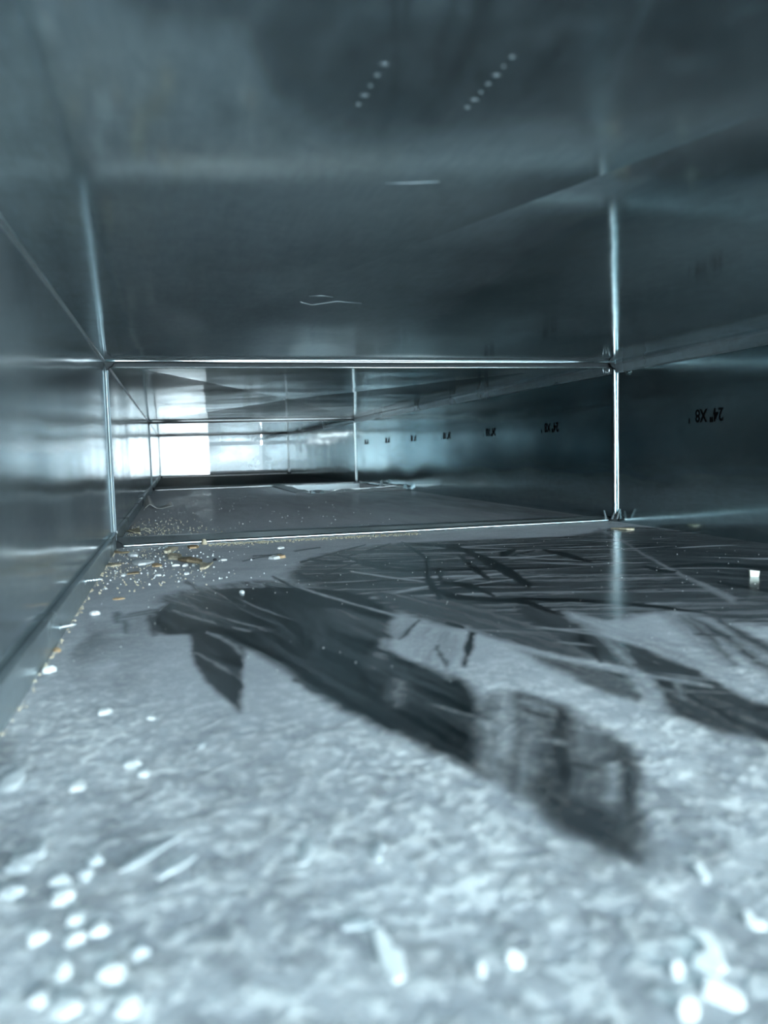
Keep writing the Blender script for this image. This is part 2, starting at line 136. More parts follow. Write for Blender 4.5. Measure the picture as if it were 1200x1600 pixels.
((0.420,0.550,0.419,0.543,0.417,0.536,0.416,0.530,0.415,0.524,0.414,0.519,0.416,0.517,0.418,0.515,0.420,0.515,0.423,0.514,0.425,0.514,0.429,0.519,0.428,0.521,0.426,0.524,0.426,0.527,0.425,0.530,0.425,0.534,0.425,0.538,0.425,0.542,0.425,0.547,0.425,0.552,0.426,0.558),0.02,0.0018,0.15,-1.47),
((0.217,0.665,0.219,0.656,0.222,0.647,0.224,0.639,0.226,0.631,0.229,0.623,0.232,0.618,0.234,0.613,0.237,0.608,0.240,0.603,0.243,0.599,0.246,0.608,0.244,0.614,0.242,0.621,0.239,0.628,0.237,0.635,0.234,0.643,0.232,0.649,0.229,0.655,0.226,0.662,0.223,0.669,0.220,0.676),0.02,0.0018,0.15,-1.20),
((0.172,0.695,0.179,0.704,0.187,0.714,0.194,0.724,0.202,0.734,0.210,0.745,0.219,0.755,0.228,0.766,0.236,0.777,0.246,0.789,0.255,0.801,0.258,0.812,0.248,0.800,0.238,0.788,0.229,0.776,0.220,0.765,0.212,0.754,0.204,0.744,0.196,0.735,0.188,0.725,0.181,0.716,0.173,0.707),0.02,0.0018,0.15,0.90),
((0.221,0.720,0.225,0.725,0.230,0.730,0.235,0.736,0.241,0.742,0.246,0.748,0.253,0.757,0.260,0.767,0.267,0.777,0.275,0.788,0.282,0.799,0.285,0.810,0.277,0.800,0.270,0.789,0.263,0.780,0.256,0.771,0.249,0.763,0.243,0.755,0.238,0.747,0.232,0.741,0.227,0.735,0.222,0.729),0.02,0.0018,0.15,0.91),
((0.172,0.600,0.177,0.609,0.181,0.617,0.186,0.626,0.191,0.634,0.196,0.642,0.200,0.649,0.205,0.656,0.210,0.662,0.215,0.668,0.219,0.674,0.221,0.682,0.216,0.676,0.211,0.669,0.206,0.663,0.202,0.656,0.197,0.649,0.192,0.641,0.187,0.633,0.182,0.625,0.178,0.617,0.173,0.609),0.02,0.0018,0.15,1.00),
((0.208,0.736,0.210,0.730,0.212,0.725,0.214,0.719,0.216,0.713,0.217,0.707,0.218,0.701,0.218,0.695,0.219,0.688,0.219,0.682,0.219,0.675,0.221,0.682,0.221,0.689,0.221,0.697,0.221,0.705,0.221,0.712,0.220,0.719,0.218,0.725,0.217,0.730,0.215,0.735,0.213,0.740,0.210,0.745),0.02,0.0018,0.15,-1.40),
((0.218,0.690,0.221,0.681,0.225,0.671,0.228,0.662,0.232,0.654,0.235,0.646,0.239,0.639,0.244,0.634,0.248,0.628,0.253,0.623,0.257,0.618,0.261,0.628,0.256,0.635,0.252,0.641,0.248,0.649,0.244,0.656,0.240,0.664,0.236,0.671,0.232,0.678,0.229,0.686,0.225,0.694,0.221,0.703),0.02,0.0018,0.15,-1.08),
((0.260,0.581,0.262,0.585,0.264,0.588,0.266,0.590,0.266,0.590,0.266,0.594,0.266,0.593,0.263,0.586,0.260,0.576,0.256,0.565,0.252,0.554,0.254,0.551,0.258,0.562,0.262,0.573,0.266,0.584,0.270,0.595,0.274,0.606,0.274,0.614,0.271,0.611,0.268,0.606,0.266,0.601,0.263,0.596),0.02,0.0018,0.15,-1.79),
((0.392,0.685,0.388,0.683,0.384,0.680,0.381,0.678,0.377,0.676,0.374,0.673,0.370,0.671,0.367,0.669,0.364,0.666,0.361,0.664,0.358,0.661,0.355,0.654,0.358,0.656,0.361,0.658,0.364,0.661,0.367,0.663,0.370,0.665,0.374,0.668,0.377,0.670,0.381,0.672,0.384,0.674,0.388,0.677),0.02,0.0018,0.15,-2.53),
((0.208,0.407,0.208,0.405,0.209,0.404,0.209,0.402,0.209,0.401,0.210,0.399,0.210,0.398,0.211,0.397,0.211,0.395,0.212,0.394,0.213,0.393,0.214,0.397,0.214,0.399,0.214,0.400,0.213,0.402,0.213,0.404,0.213,0.406,0.212,0.407,0.212,0.408,0.211,0.410,0.211,0.411,0.210,0.413),0.02,0.0018,0.15,-1.30),
((0.174,0.383,0.176,0.386,0.179,0.390,0.181,0.393,0.183,0.397,0.185,0.401,0.187,0.405,0.190,0.409,0.192,0.413,0.194,0.418,0.197,0.422,0.197,0.425,0.195,0.421,0.192,0.417,0.190,0.413,0.188,0.409,0.185,0.405,0.183,0.401,0.181,0.397,0.179,0.393,0.177,0.389,0.175,0.386),0.02,0.0018,0.15,1.05),
((0.187,0.323,0.190,0.330,0.194,0.338,0.198,0.345,0.202,0.352,0.205,0.359,0.207,0.365,0.209,0.370,0.211,0.374,0.213,0.378,0.215,0.382,0.213,0.386,0.211,0.382,0.209,0.378,0.207,0.374,0.205,0.370,0.202,0.364,0.199,0.357,0.196,0.349,0.193,0.340,0.189,0.332,0.186,0.324),0.02,0.0018,0.15,1.15),
((0.259,0.356,0.257,0.349,0.255,0.341,0.252,0.334,0.250,0.328,0.248,0.323,0.247,0.319,0.246,0.315,0.245,0.312,0.244,0.309,0.244,0.307,0.246,0.308,0.247,0.312,0.248,0.315,0.250,0.318,0.251,0.322,0.253,0.327,0.254,0.332,0.256,0.338,0.258,0.345,0.260,0.352,0.263,0.360),0.02,0.0018,0.15,-1.89),
((0.181,0.329,0.182,0.332,0.183,0.336,0.183,0.340,0.184,0.344,0.185,0.348,0.185,0.351,0.186,0.355,0.186,0.359,0.187,0.362,0.188,0.366,0.187,0.365,0.186,0.361,0.185,0.357,0.185,0.354,0.184,0.350,0.183,0.346,0.183,0.342,0.182,0.339,0.181,0.335,0.181,0.331,0.180,0.327),0.02,0.0018,0.15,1.40),
((0.124,0.729,0.127,0.732,0.130,0.736,0.132,0.739,0.135,0.743,0.139,0.746,0.143,0.750,0.148,0.754,0.153,0.759,0.159,0.763,0.164,0.768,0.165,0.778,0.160,0.773,0.154,0.768,0.149,0.764,0.144,0.760,0.140,0.756,0.136,0.752,0.133,0.748,0.130,0.744,0.127,0.741,0.125,0.738),0.02,0.0018,0.15,0.77),
((0.136,0.761,0.140,0.761,0.144,0.761,0.149,0.761,0.153,0.761,0.157,0.761,0.158,0.771,0.154,0.771,0.150,0.771,0.145,0.771,0.141,0.771,0.137,0.771),0.02,0.0018,0.15,-0.02),
((0.179,0.782,0.185,0.786,0.190,0.789,0.196,0.793,0.202,0.797,0.208,0.801,0.210,0.812,0.204,0.808,0.198,0.804,0.192,0.800,0.186,0.796,0.180,0.792),0.02,0.0018,0.15,0.59),
((0.419,0.460,0.420,0.453,0.421,0.447,0.422,0.441,0.423,0.434,0.424,0.428,0.425,0.423,0.426,0.417,0.427,0.412,0.428,0.407,0.430,0.402,0.439,0.412,0.438,0.417,0.437,0.422,0.435,0.428,0.434,0.433,0.433,0.439,0.431,0.444,0.430,0.450,0.428,0.455,0.426,0.461,0.424,0.466),0.02,0.0018,0.15,-1.36),
((0.438,0.537,0.445,0.536,0.452,0.534,0.459,0.532,0.465,0.530,0.471,0.526,0.477,0.522,0.482,0.517,0.486,0.512,0.491,0.506,0.495,0.500,0.506,0.513,0.502,0.519,0.498,0.526,0.494,0.532,0.489,0.538,0.484,0.543,0.476,0.545,0.469,0.546,0.460,0.546,0.452,0.546,0.444,0.546),0.02,0.0018,0.15,-0.53)]

# ------------------------------------------------------------------ helpers
def empty(name, loc=(0, 0, 0), label=None, cat=None, kind=None, group=None):
    o = bpy.data.objects.new(name, None)
    o.location = loc
    COL.objects.link(o)
    return tag(o, label, cat, kind, group)


def tag(o, label=None, cat=None, kind=None, group=None):
    if label: o['label'] = label
    if cat: o['category'] = cat
    if kind: o['kind'] = kind
    if group: o['group'] = group
    return o


def mesh(name, verts, faces, mat, parent=None, smooth=False):
    me = bpy.data.meshes.new(name)
    me.from_pydata([tuple(v) for v in verts], [], [tuple(f) for f in faces])
    me.validate()
    me.update()
    if smooth:
        me.polygons.foreach_set('use_smooth', [True] * len(me.polygons))
    me.materials.append(mat)
    o = bpy.data.objects.new(name, me)
    COL.objects.link(o)
    if parent is not None:
        o.parent = parent
    return o


def tube_geo(path, radii, n=8, cap=True):
    path = [Vector(q) for q in path]
    if not hasattr(radii, '__len__'):
        radii = [radii] * len(path)
    vs, fs = [], []
    ref = None
    for i, q in enumerate(path):
        d = (path[min(i + 1, len(path) - 1)] - path[max(i - 1, 0)]).normalized()
        if ref is None:
            ref = Vector((0, 0, 1)) if abs(d.z) < 0.9 else Vector((1, 0, 0))
        a = (ref - d * ref.dot(d)).normalized()
        b = d.cross(a)
        ref = a
        for k in range(n):
            t = 2 * math.pi * k / n
            vs.append(q + (a * math.cos(t) + b * math.sin(t)) * radii[i])
    for i in range(len(path) - 1):
        for k in range(n):
            fs.append((i * n + k, i * n + (k + 1) % n, (i + 1) * n + (k + 1) % n, (i + 1) * n + k))
    if cap:
        fs.append(tuple(range(n))[::-1])
        fs.append(tuple(range((len(path) - 1) * n, len(path) * n)))
    return vs, fs


def tube(name, path, radii, mat, parent=None, n=8):
    return mesh(name, *tube_geo(path, radii, n), mat, parent, True)


def strip(name, prof_a, prof_b, mat, parent=None, smooth=False, closed=True):
    """solid bar between two matching profiles (lists of 3D points)"""
    n = len(prof_a)
    vs = list(prof_a) + list(prof_b)
    fs = [(i, (i + 1) % n, n + (i + 1) % n, n + i) for i in range(n if closed else n - 1)]
    if closed:
        fs += [tuple(range(n))[::-1], tuple(range(n, 2 * n))]
    return mesh(name, vs, fs, mat, parent, smooth)


def box(name, lo, hi, mat, parent=None):
    (a, b, c), (d, e, f) = lo, hi
    return strip(name, [(a, b, c), (d, b, c), (d, b, f), (a, b, f)], [(a, e, c), (d, e, c), (d, e, f), (a, e, f)], mat, parent)


_rng = np.random.RandomState(7)
_LAT = _rng.rand(512, 512)


def vnoise(x, y):
    x = np.asarray(x, float) + 1000.0
    y = np.asarray(y, float) + 1000.0
    xi, yi = np.floor(x).astype(int), np.floor(y).astype(int)
    fx, fy = x - xi, y - yi
    fx, fy = fx * fx * (3 - 2 * fx), fy * fy * (3 - 2 * fy)
    g = lambda a, b: _LAT[a % 512, b % 512]
    return (g(xi, yi) * (1 - fx) + g(xi + 1, yi) * fx) * (1 - fy) + (g(xi, yi + 1) * (1 - fx) + g(xi + 1, yi + 1) * fx) * fy


def fbm(x, y, o=3):
    t = s = 0
    for k in range(o):
        t = t + vnoise(x * 2 ** k + 17.3 * k, y * 2 ** k + 9.1 * k) * 0.5 ** k
        s += 0.5 ** k
    return t / s


# ------------------------------------------------------------------ materials
def nodes(name):
    mt = bpy.data.materials.new(name)
    mt.use_nodes = True
    nt = mt.node_tree
    return mt, nt, nt.nodes['Principled BSDF'], lambda t: nt.nodes.new(t), nt.links.new


def noise_node(N, L, coord, scale, detail=3.0, stretch=None, rough=0.5):
    n = N('ShaderNodeTexNoise')
    n.inputs['Scale'].default_value = scale
    n.inputs['Detail'].default_value = detail
    n.inputs['Roughness'].default_value = rough
    if stretch:
        mp = N('ShaderNodeMapping')
        mp.inputs['Scale'].default_value = stretch
        L(coord, mp.inputs['Vector'])
        L(mp.outputs[0], n.inputs['Vector'])
    else:
        L(coord, n.inputs['Vector'])
    return n


def ramp(N, L, src, lo, hi, a=0.0, b=1.0):
    r = N('ShaderNodeMapRange')
    r.inputs['From Min'].default_value = lo
    r.inputs['From Max'].default_value = hi
    r.inputs['To Min'].default_value = a
    r.inputs['To Max'].default_value = b
    L(src, r.inputs['Value'])
    return r.outputs[0]


def galvanized(name, base=(0.40, 0.52, 0.565), rough=0.16, wave=0.35, haze=0.10, streak=(6, 1, 6)):
    mt, nt, bs, N, L = nodes(name)
    tc = N('ShaderNodeTexCoord').outputs['Object']
    bs.inputs['Metallic'].default_value = 1.0
    # zinc spangle: faint facets of slightly different tone
    vo = N('ShaderNodeTexVoronoi')
    vo.inputs['Scale'].default_value = 130
    L(tc, vo.inputs['Vector'])
    sp = ramp(N, L, vo.outputs['Color'], 0, 1, 0.93, 1.07)
    st = noise_node(N, L, tc, 60, 4, streak)
    sv = ramp(N, L, st.outputs['Fac'], 0.3, 0.7, 0.93, 1.07)
    mu = N('ShaderNodeMath'); mu.operation = 'MULTIPLY'
    L(sp, mu.inputs[0]); L(sv, mu.inputs[1])
    vm = N('ShaderNodeVectorMath'); vm.operation = 'SCALE'
    vm.inputs[0].default_value = base
    L(mu.outputs[0], vm.inputs['Scale'])
    L(vm.outputs[0], bs.inputs['Base Color'])
    rn = noise_node(N, L, tc, 5, 3)
    L(ramp(N, L, rn.outputs['Fac'], 0.3, 0.7, rough * 0.75, rough * 1.3), bs.inputs['Roughness'])
    # oil-canning and rolling marks
    w1 = noise_node(N, L, tc, 5.0, 1.0)
    w2 = noise_node(N, L, tc, 30, 2.0, (1, 0.3, 1))
    ad = N('ShaderNodeMath'); ad.operation = 'MULTIPLY_ADD'
    L(w2.outputs['Fac'], ad.inputs[0]); ad.inputs[1].default_value = 0.06
    L(w1.outputs['Fac'], ad.inputs[2])
    bp = N('ShaderNodeBump')
    bp.inputs['Strength'].default_value = wave
    bp.inputs['Distance'].default_value = 0.008
    L(ad.outputs[0], bp.inputs['Height'])
    L(bp.outputs[0], bs.inputs['Normal'])
    # thin film of dust
    df = N('ShaderNodeBsdfDiffuse')
    df.inputs['Color'].default_value = (0.50, 0.58, 0.60, 1)
    hz = noise_node(N, L, tc, 9, 4)
    mx = N('ShaderNodeMixShader')
    L(ramp(N, L, hz.outputs['Fac'], 0.35, 0.75, haze * 0.4, haze * 1.8), mx.inputs[0])
    L(bs.outputs[0], mx.inputs[1]); L(df.outputs[0], mx.inputs[2])
    L(mx.outputs[0], nt.nodes['Material Output'].inputs['Surface'])
    return mt


def dusty_floor():
    mt, nt, bs, N, L = nodes('dusty_floor_metal')
    tc = N('ShaderNodeTexCoord').outputs['Object']
    at = N('ShaderNodeAttribute'); at.attribute_name = 'dust'
    cl = N('ShaderNodeAttribute'); cl.attribute_name = 'clump'
    bs.inputs['Metallic'].default_value = 1.0
    bs.inputs['Base Color'].default_value = (0.10, 0.165, 0.19, 1)
    bs.inputs['Roughness'].default_value = 0.22
    df = N('ShaderNodeBsdfDiffuse')
    df.inputs['Roughness'].default_value = 0.6
    # clumped dust grains: lighter lumps in the dust layer
    n1 = noise_node(N, L, tc, 210, 2.5, None, 0.6)
    n2 = noise_node(N, L, tc, 70, 3, None, 0.6)
    n3 = noise_node(N, L, tc, 900, 2)
    a1 = ramp(N, L, n1.outputs['Fac'], 0.49, 0.61)
    a2 = ramp(N, L, n2.outputs['Fac'], 0.35, 0.65)
    m1 = N('ShaderNodeMath'); m1.operation = 'MULTIPLY_ADD'
    L(a1, m1.inputs[0]); m1.inputs[1].default_value = 0.7
    mm = N('ShaderNodeMath'); mm.operation = 'MULTIPLY'
    L(a2, mm.inputs[0]); mm.inputs[1].default_value = 0.45
    L(mm.outputs[0], m1.inputs[2])
    m2 = N('ShaderNodeMath'); m2.operation = 'MULTIPLY'
    L(m1.outputs[0], m2.inputs[0]); L(cl.outputs['Fac'], m2.inputs[1])
    mc = N('ShaderNodeMix'); mc.data_type = 'RGBA'
    mc.inputs['A'].default_value = (0.41, 0.445, 0.48, 1)
    mc.inputs['B'].default_value = (0.92, 0.95, 0.95, 1)
    L(m2.outputs[0], mc.inputs['Factor'])
    L(mc.outputs['Result'], df.inputs['Color'])
    # grain-scale breakup of the coverage
    g = ramp(N, L, n3.outputs['Fac'], 0.2, 0.8, 0.82, 1.12)
    mf = N('ShaderNodeMath'); mf.operation = 'MULTIPLY'; mf.use_clamp = True
    L(at.outputs['Fac'], mf.inputs[0]); L(g, mf.inputs[1])
    bp = N('ShaderNodeBump')
    bp.inputs['Strength'].default_value = 0.6
    bp.inputs['Distance'].default_value = 0.0012
    L(m2.outputs[0], bp.inputs['Height'])
    L(bp.outputs[0], df.inputs['Normal'])
    w1 = noise_node(N, L, tc, 6.0, 1.0)
    b2 = N('ShaderNodeBump')
    b2.inputs['Strength'].default_value = 0.25
    b2.inputs['Distance'].default_value = 0.006
    L(w1.outputs['Fac'], b2.inputs['Height'])
    L(b2.outputs[0], bs.inputs['Normal'])
    mx = N('ShaderNodeMixShader')
    L(mf.outputs[0], mx.inputs[0]); L(bs.outputs[0], mx.inputs[1]); L(df.outputs[0], mx.inputs[2])
    L(mx.outputs[0], nt.nodes['Material Output'].inputs['Surface'])
    return mt


def plain(name, col, rough=0.8, metal=0.0, var=0.15, scale=300, spec=0.5):
    mt, nt, bs, N, L = nodes(name)
    tc = N('ShaderNodeTexCoord').outputs['Object']
    n = noise_node(N, L, tc, scale, 3)
    vm = N('ShaderNodeVectorMath'); vm.operation = 'SCALE'
    vm.inputs[0].default_value = col
    L(ramp(N, L, n.outputs['Fac'], 0.3, 0.7, 1 - var, 1 + var), vm.inputs['Scale'])
    L(vm.outputs[0], bs.inputs['Base Color'])
    bs.inputs['Roughness'].default_value = rough
    bs.inputs['Metallic'].default_value = metal
    bs.inputs['Specular IOR Level'].default_value = spec
    return mt


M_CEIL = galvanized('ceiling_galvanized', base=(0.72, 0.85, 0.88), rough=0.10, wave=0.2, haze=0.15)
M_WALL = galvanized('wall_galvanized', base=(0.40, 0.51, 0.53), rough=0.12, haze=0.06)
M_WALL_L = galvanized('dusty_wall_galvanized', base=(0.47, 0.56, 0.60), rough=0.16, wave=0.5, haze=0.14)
M_FAR = galvanized('far_galvanized', base=(0.50, 0.55, 0.57), rough=0.2, haze=0.15)
M_LIP = galvanized('lip_galvanized', base=(0.52, 0.61, 0.65), rough=0.3, wave=0.1, haze=0.35)
M_CLEAT = galvanized('cleat_galvanized', base=(0.12, 0.16, 0.18), rough=0.5, wave=0.1, haze=0.05)
M_LEDGE = galvanized('dusty_ledge_lit_shaft', base=(0.35, 0.42, 0.45), rough=0.35, wave=0.1, haze=0.45)
M_DUSTY = plain('grey_dusty_sheet', (0.22, 0.25, 0.265), 0.9, 0.0, 0.15, 60)
M_DARK_FLOOR = plain('dark_floor', (0.06, 0.085, 0.095), 0.6, 0.0, 0.3, 30)
M_FAR_DIM = galvanized('far_galvanized_dim', base=(0.40, 0.46, 0.49), rough=0.3, wave=0.6, haze=0.15)
M_RAIL = plain('bright_zinc', (0.84, 0.89, 0.90), 0.30, 1.0, 0.05, 120)
M_DARK = plain('gap_shade_and_tabs', (0.03, 0.04, 0.045), 0.7, 0.3)
M_FLOOR = dusty_floor()
M_INK = plain('black_stamp_ink', (0.004, 0.005, 0.006), 0.9, spec=0.05)
M_WOOD = plain('pale_wood', (0.60, 0.53, 0.39), 0.85, 0, 0.3, 500)
M_ORANGE = plain('orange_wood', (0.58, 0.41, 0.24), 0.85, 0, 0.25, 500)
M_BROWN = plain('brown_bark', (0.32, 0.25, 0.16), 0.9, 0, 0.3, 500)
M_PLASTER = plain('white_plaster', (0.86, 0.90, 0.90), 0.9, 0, 0.06, 400)
M_CLUMP = plain('dust_clump', (0.60, 0.65, 0.67), 0.95, 0, 0.15, 300)
M_GLINT_SCRATCH = plain('glint_dot_and_scratch', (0.24, 0.29, 0.31), 0.5, 0.5, 0.1, 300)
M_CHALK = plain('chalky_flake', (0.74, 0.78, 0.79), 0.95, 0, 0.12, 300)
M_STONE = plain('dark_grit', (0.06, 0.07, 0.08), 0.9, 0, 0.2, 400)
M_PAPER = plain('grey_scrap', (0.72, 0.73, 0.71), 0.7, 0.0, 0.1, 100)
M_SCREW = plain('screw_steel', (0.70, 0.76, 0.78), 0.28, 1.0, 0.08, 300)

SPANS = [(Y0, Y1), (Y1, Y2), (Y2, Y3), (Y3, Y4)]
T = 0.0012                                     # sheet thickness

# ------------------------------------------------------------------ ceiling, cross-broken panel by panel
ceiling = empty('ceiling', (0, 0, 0), 'dark galvanized sheet metal duct ceiling creased with diagonal cross breaks', 'ceiling', 'structure')
for k, (a, b) in enumerate(SPANS):
    rise = (0.010, 0.009, 0.007, 0.003)[k]
    vs = [(0, a, H), (W, a, H), (W, b, H), (0, b, H), (W / 2, (a + b) / 2, H + rise),
          (0, a, H + rise + T), (W, a, H + rise + T), (W, b, H + rise + T), (0, b, H + rise + T)]
    fs = [(1, 0, 4), (2, 1, 4), (3, 2, 4), (0, 3, 4), (5, 6, 7, 8), (0, 1, 6, 5), (1, 2, 7, 6), (2, 3, 8, 7), (3, 0, 5, 8)]
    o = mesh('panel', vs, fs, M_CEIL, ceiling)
    if k == 0:                                 # the near panel is cut away out of view to let in light
        bm = bmesh.new()
        bm.from_mesh(o.data)
        r = bmesh.ops.bisect_plane(bm, geom=bm.verts[:] + bm.edges[:] + bm.faces[:], plane_co=(0, LIGHT_CUT, 0), plane_no=(0, -1, 0), clear_outer=True)
        bmesh.ops.holes_fill(bm, edges=[e for e in bm.edges if e.is_boundary])
        bm.to_mesh(o.data)
        bm.free()

# ------------------------------------------------------------------ side walls with their folded lock seams
wall_left = empty('wall_left', (0, 0, 0), 'smooth reflective sheet metal duct side with a lip along its foot', 'wall', 'structure')
wall_right = empty('wall_right', (0, 0, 0), 'dark sheet metal duct side stamped with upside-down black size marks', 'wall', 'structure')
for k, (a, b) in enumerate(SPANS):
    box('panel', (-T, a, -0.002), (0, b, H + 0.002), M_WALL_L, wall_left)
    box('panel', (W, max(a, LIGHT_CUT), -0.002), (W + T, b, H + 0.002), M_WALL, wall_right)
    a2, b2 = a + 0.006, b - 0.006
    pl = lambda y: [(0.0002, y, 0), (0.0030, y, 0), (0.0030, y, 0.0150), (0.0042, y, 0.0165), (0.0040, y, 0.0180), (0.0022, y, 0.0185), (0.0002, y, 0.0178)]
    strip('lock_seam', pl(a2), pl(b2), M_LIP, wall_left)
    pc = lambda y: [(0, y, H), (0.0016, y, H), (0.0013, y, H - 0.0009), (0, y, H - 0.0016)]
    strip('corner_fold', pc(a2), pc(b2), M_RAIL, wall_left)
    pr = lambda y: [(W - 0.0002, y, H), (W - 0.0034, y, H), (W - 0.0044, y, H - 0.0020), (W - 0.0028, y, H - 0.0040), (W - 0.0026, y, H - 0.0125), (W - 0.0010, y, H - 0.0140), (W - 0.0002, y, H - 0.0140)]
    strip('lock_seam', pr(max(a2, LIGHT_CUT)), pr(b2), M_LIP, wall_right)

# ------------------------------------------------------------------ floor, dust wiped off in hand-wide swaths
floor = empty('floor', (0, 0, 0), 'dust covered duct floor with dark wiped smears', 'floor', 'structure')


def wipe_layers(X, Y, D):
    for flat, val, feather, streak, ang, *on_bare in WIPES:
        P = np.array(flat).reshape(-1, 2)
        lo, hi = P.min(0) - 3 * feather, P.max(0) + 3 * feather
        sel = (X > lo[0]) & (X < hi[0]) & (Y > lo[1]) & (Y < hi[1])
        if not sel.any():
            continue
        x, y = X[sel], Y[sel]
        # ragged hand-drawn edge
        x = x + (vnoise(x * 160, y * 160) - 0.5) * feather * 0.5
        y = y + (vnoise(x * 160 + 40, y * 160) - 0.5) * feather * 0.5
        d2 = np.full(x.shape, 1e9)
        ins = np.zeros(x.shape, bool)
        Q = np.roll(P, -1, 0)
        for (ax, ay), (bx, by) in zip(P, Q):
            ex, ey = bx - ax, by - ay
            L2 = ex * ex + ey * ey + 1e-12
            t = np.clip(((x - ax) * ex + (y - ay) * ey) / L2, 0, 1)
            d2 = np.minimum(d2, (x - ax - t * ex) ** 2 + (y - ay - t * ey) ** 2)
            if ay != by:
                c = ((ay > y) != (by > y)) & (x < (bx - ax) * (y - ay) / (by - ay) + ax)
                ins ^= c
        sd = np.sqrt(d2) * np.where(ins, 1, -1)
        mk = np.clip(sd / feather * 0.5 + 0.5, 0, 1)
        mk = mk * mk * (3 - 2 * mk)
        u = x * math.cos(ang) + y * math.sin(ang)
        v = -x * math.sin(ang) + y * math.cos(ang)
        s = 0.6 * fbm(v * 170, u * 9, 3) + 0.4 * fbm(v * 420 + 5, u * 16, 2)
        s = np.clip((s - 0.5) * 2.6, -1, 1)
        vv = np.clip(val + streak * (np.clip(s, 0, 1) * (0.30 + 0.4 * val) + np.clip(s, -1, 0) * (0.1 + 0.6 * val)), 0, 1)
        mk = mk * np.clip(1 - 0.3 * streak * np.clip(s, 0, 1), 0, 1)
        if on_bare:                                # rub marks show only where the dust is already off
            mk = mk * np.clip((0.62 - D[sel]) / 0.25, 0, 1)
        D[sel] = D[sel] * (1 - mk) + vv * mk
    return D


def scratch_field(n, box_, ang, spread, length, width, vals, seed):
    """many short lens-shaped rub marks: (flat polygon, dust, feather, streak, angle)"""
    rg = random.Random(seed)
    out = []
    for _ in range(n):
        cx, cy_ = rg.uniform(box_[0], box_[1]), rg.uniform(box_[2], box_[3])
        a = ang + rg.gauss(0, spread)
        l, w_ = rg.uniform(*length) / 2, rg.uniform(*width) / 2
        bend = rg.uniform(-0.10, 0.10) * l
        pts = []
        for t, sgn in ((-1, 0), (-0.5, 1), (0, 1), (0.5, 1), (1, 0), (0.5, -1), (0, -1), (-0.5, -1)):
            u, v = t * l, bend * (1 - t * t) + sgn * w_ * (1 - 0.3 * abs(t))
            pts += [cx + u * math.cos(a) - v * math.sin(a), cy_ + u * math.sin(a) + v * math.cos(a)]
        out.append((tuple(pts), rg.choice(vals), max(0.0012, w_ * 0.9), 0.6, a, True))
    return out


MAIN_FIRST = 2                                     # the two scuffed fields come first; rub marks lie on them, hand wipes on top
WIPES[MAIN_FIRST:MAIN_FIRST] = (scratch_field(70, (0.17, 0.56, 0.47, 0.84), -0.25, 0.30, (0.03, 0.13), (0.003, 0.010), (0.02, 0.02, 0.5, 0.62, 0.4), 4)
                                + scratch_field(16, (0.15, 0.50, 0.50, 0.80), -0.7, 0.3, (0.03, 0.10), (0.002, 0.006), (0.02, 0.02, 0.4), 8))
WIPES += (scratch_field(22, (0.09, 0.19, 0.30, 0.56), -1.3, 0.2, (0.04, 0.12), (0.003, 0.010), (0.05, 0.09, 0.0), 14)
          + scratch_field(18, (0.055, 0.13, 0.46, 0.58), -1.2, 0.12, (0.05, 0.12), (0.001, 0.0035), (0.28, 0.38, 0.2), 21)
          + scratch_field(16, (0.16, 0.23, 0.19, 0.28), -1.1, 0.4, (0.01, 0.03), (0.001, 0.004), (0.5, 0.4, 0.1), 15)
          + scratch_field(22, (0.23, 0.36, 0.24, 0.40), -0.75, 0.3, (0.02, 0.07), (0.001, 0.004), (0.6, 0.45, 0.1), 16))


def floor_panel(xs, ys, zfun, dust_fun, clump_fun, hole=None):
    X, Y = np.meshgrid(xs, ys)
    nx, ny = len(xs), len(ys)
    Z = zfun(X, Y)
    co = np.stack([X, Y, Z], -1).reshape(-1, 3)
    i = np.arange(nx * ny).reshape(ny, nx)
    q = np.stack([i[:-1, :-1], i[:-1, 1:], i[1:, 1:], i[1:, :-1]], -1).reshape(-1, 4)
    if hole:
        c = co[q].mean(1)
        q = q[~((c[:, 0] > hole[0]) & (c[:, 0] < hole[1]) & (c[:, 1] > hole[2]) & (c[:, 1] < hole[3]))]
    me = bpy.data.meshes.new('panel')
    me.vertices.add(len(co))
    me.vertices.foreach_set('co', co.astype(np.float32).ravel())
    me.loops.add(q.size)
    me.loops.foreach_set('vertex_index', q.ravel().astype(np.int32))
    me.polygons.add(len(q))
    me.polygons.foreach_set('loop_start', np.arange(0, q.size, 4, dtype=np.int32))
    me.polygons.foreach_set('use_smooth', np.ones(len(q), bool))
    me.update()
    for nm, fun in (('dust', dust_fun), ('clump', clump_fun)):
        a = me.attributes.new(nm, 'FLOAT', 'POINT')
        a.data.foreach_set('value', fun(X, Y).astype(np.float32).ravel())
    me.materials.append(M_FLOOR)
    o = bpy.data.objects.new('panel', me)
    COL.objects.link(o)
    o.parent = floor
    return o


def cross(X, Y, a, b, depth):
    """cross-broken sheet: shallow pyramid with its apex in the middle"""
    u = np.abs(X / W * 2 - 1)
    v = np.abs((Y - a) / (b - a) * 2 - 1)
    return depth * (1 - np.maximum(u, v))


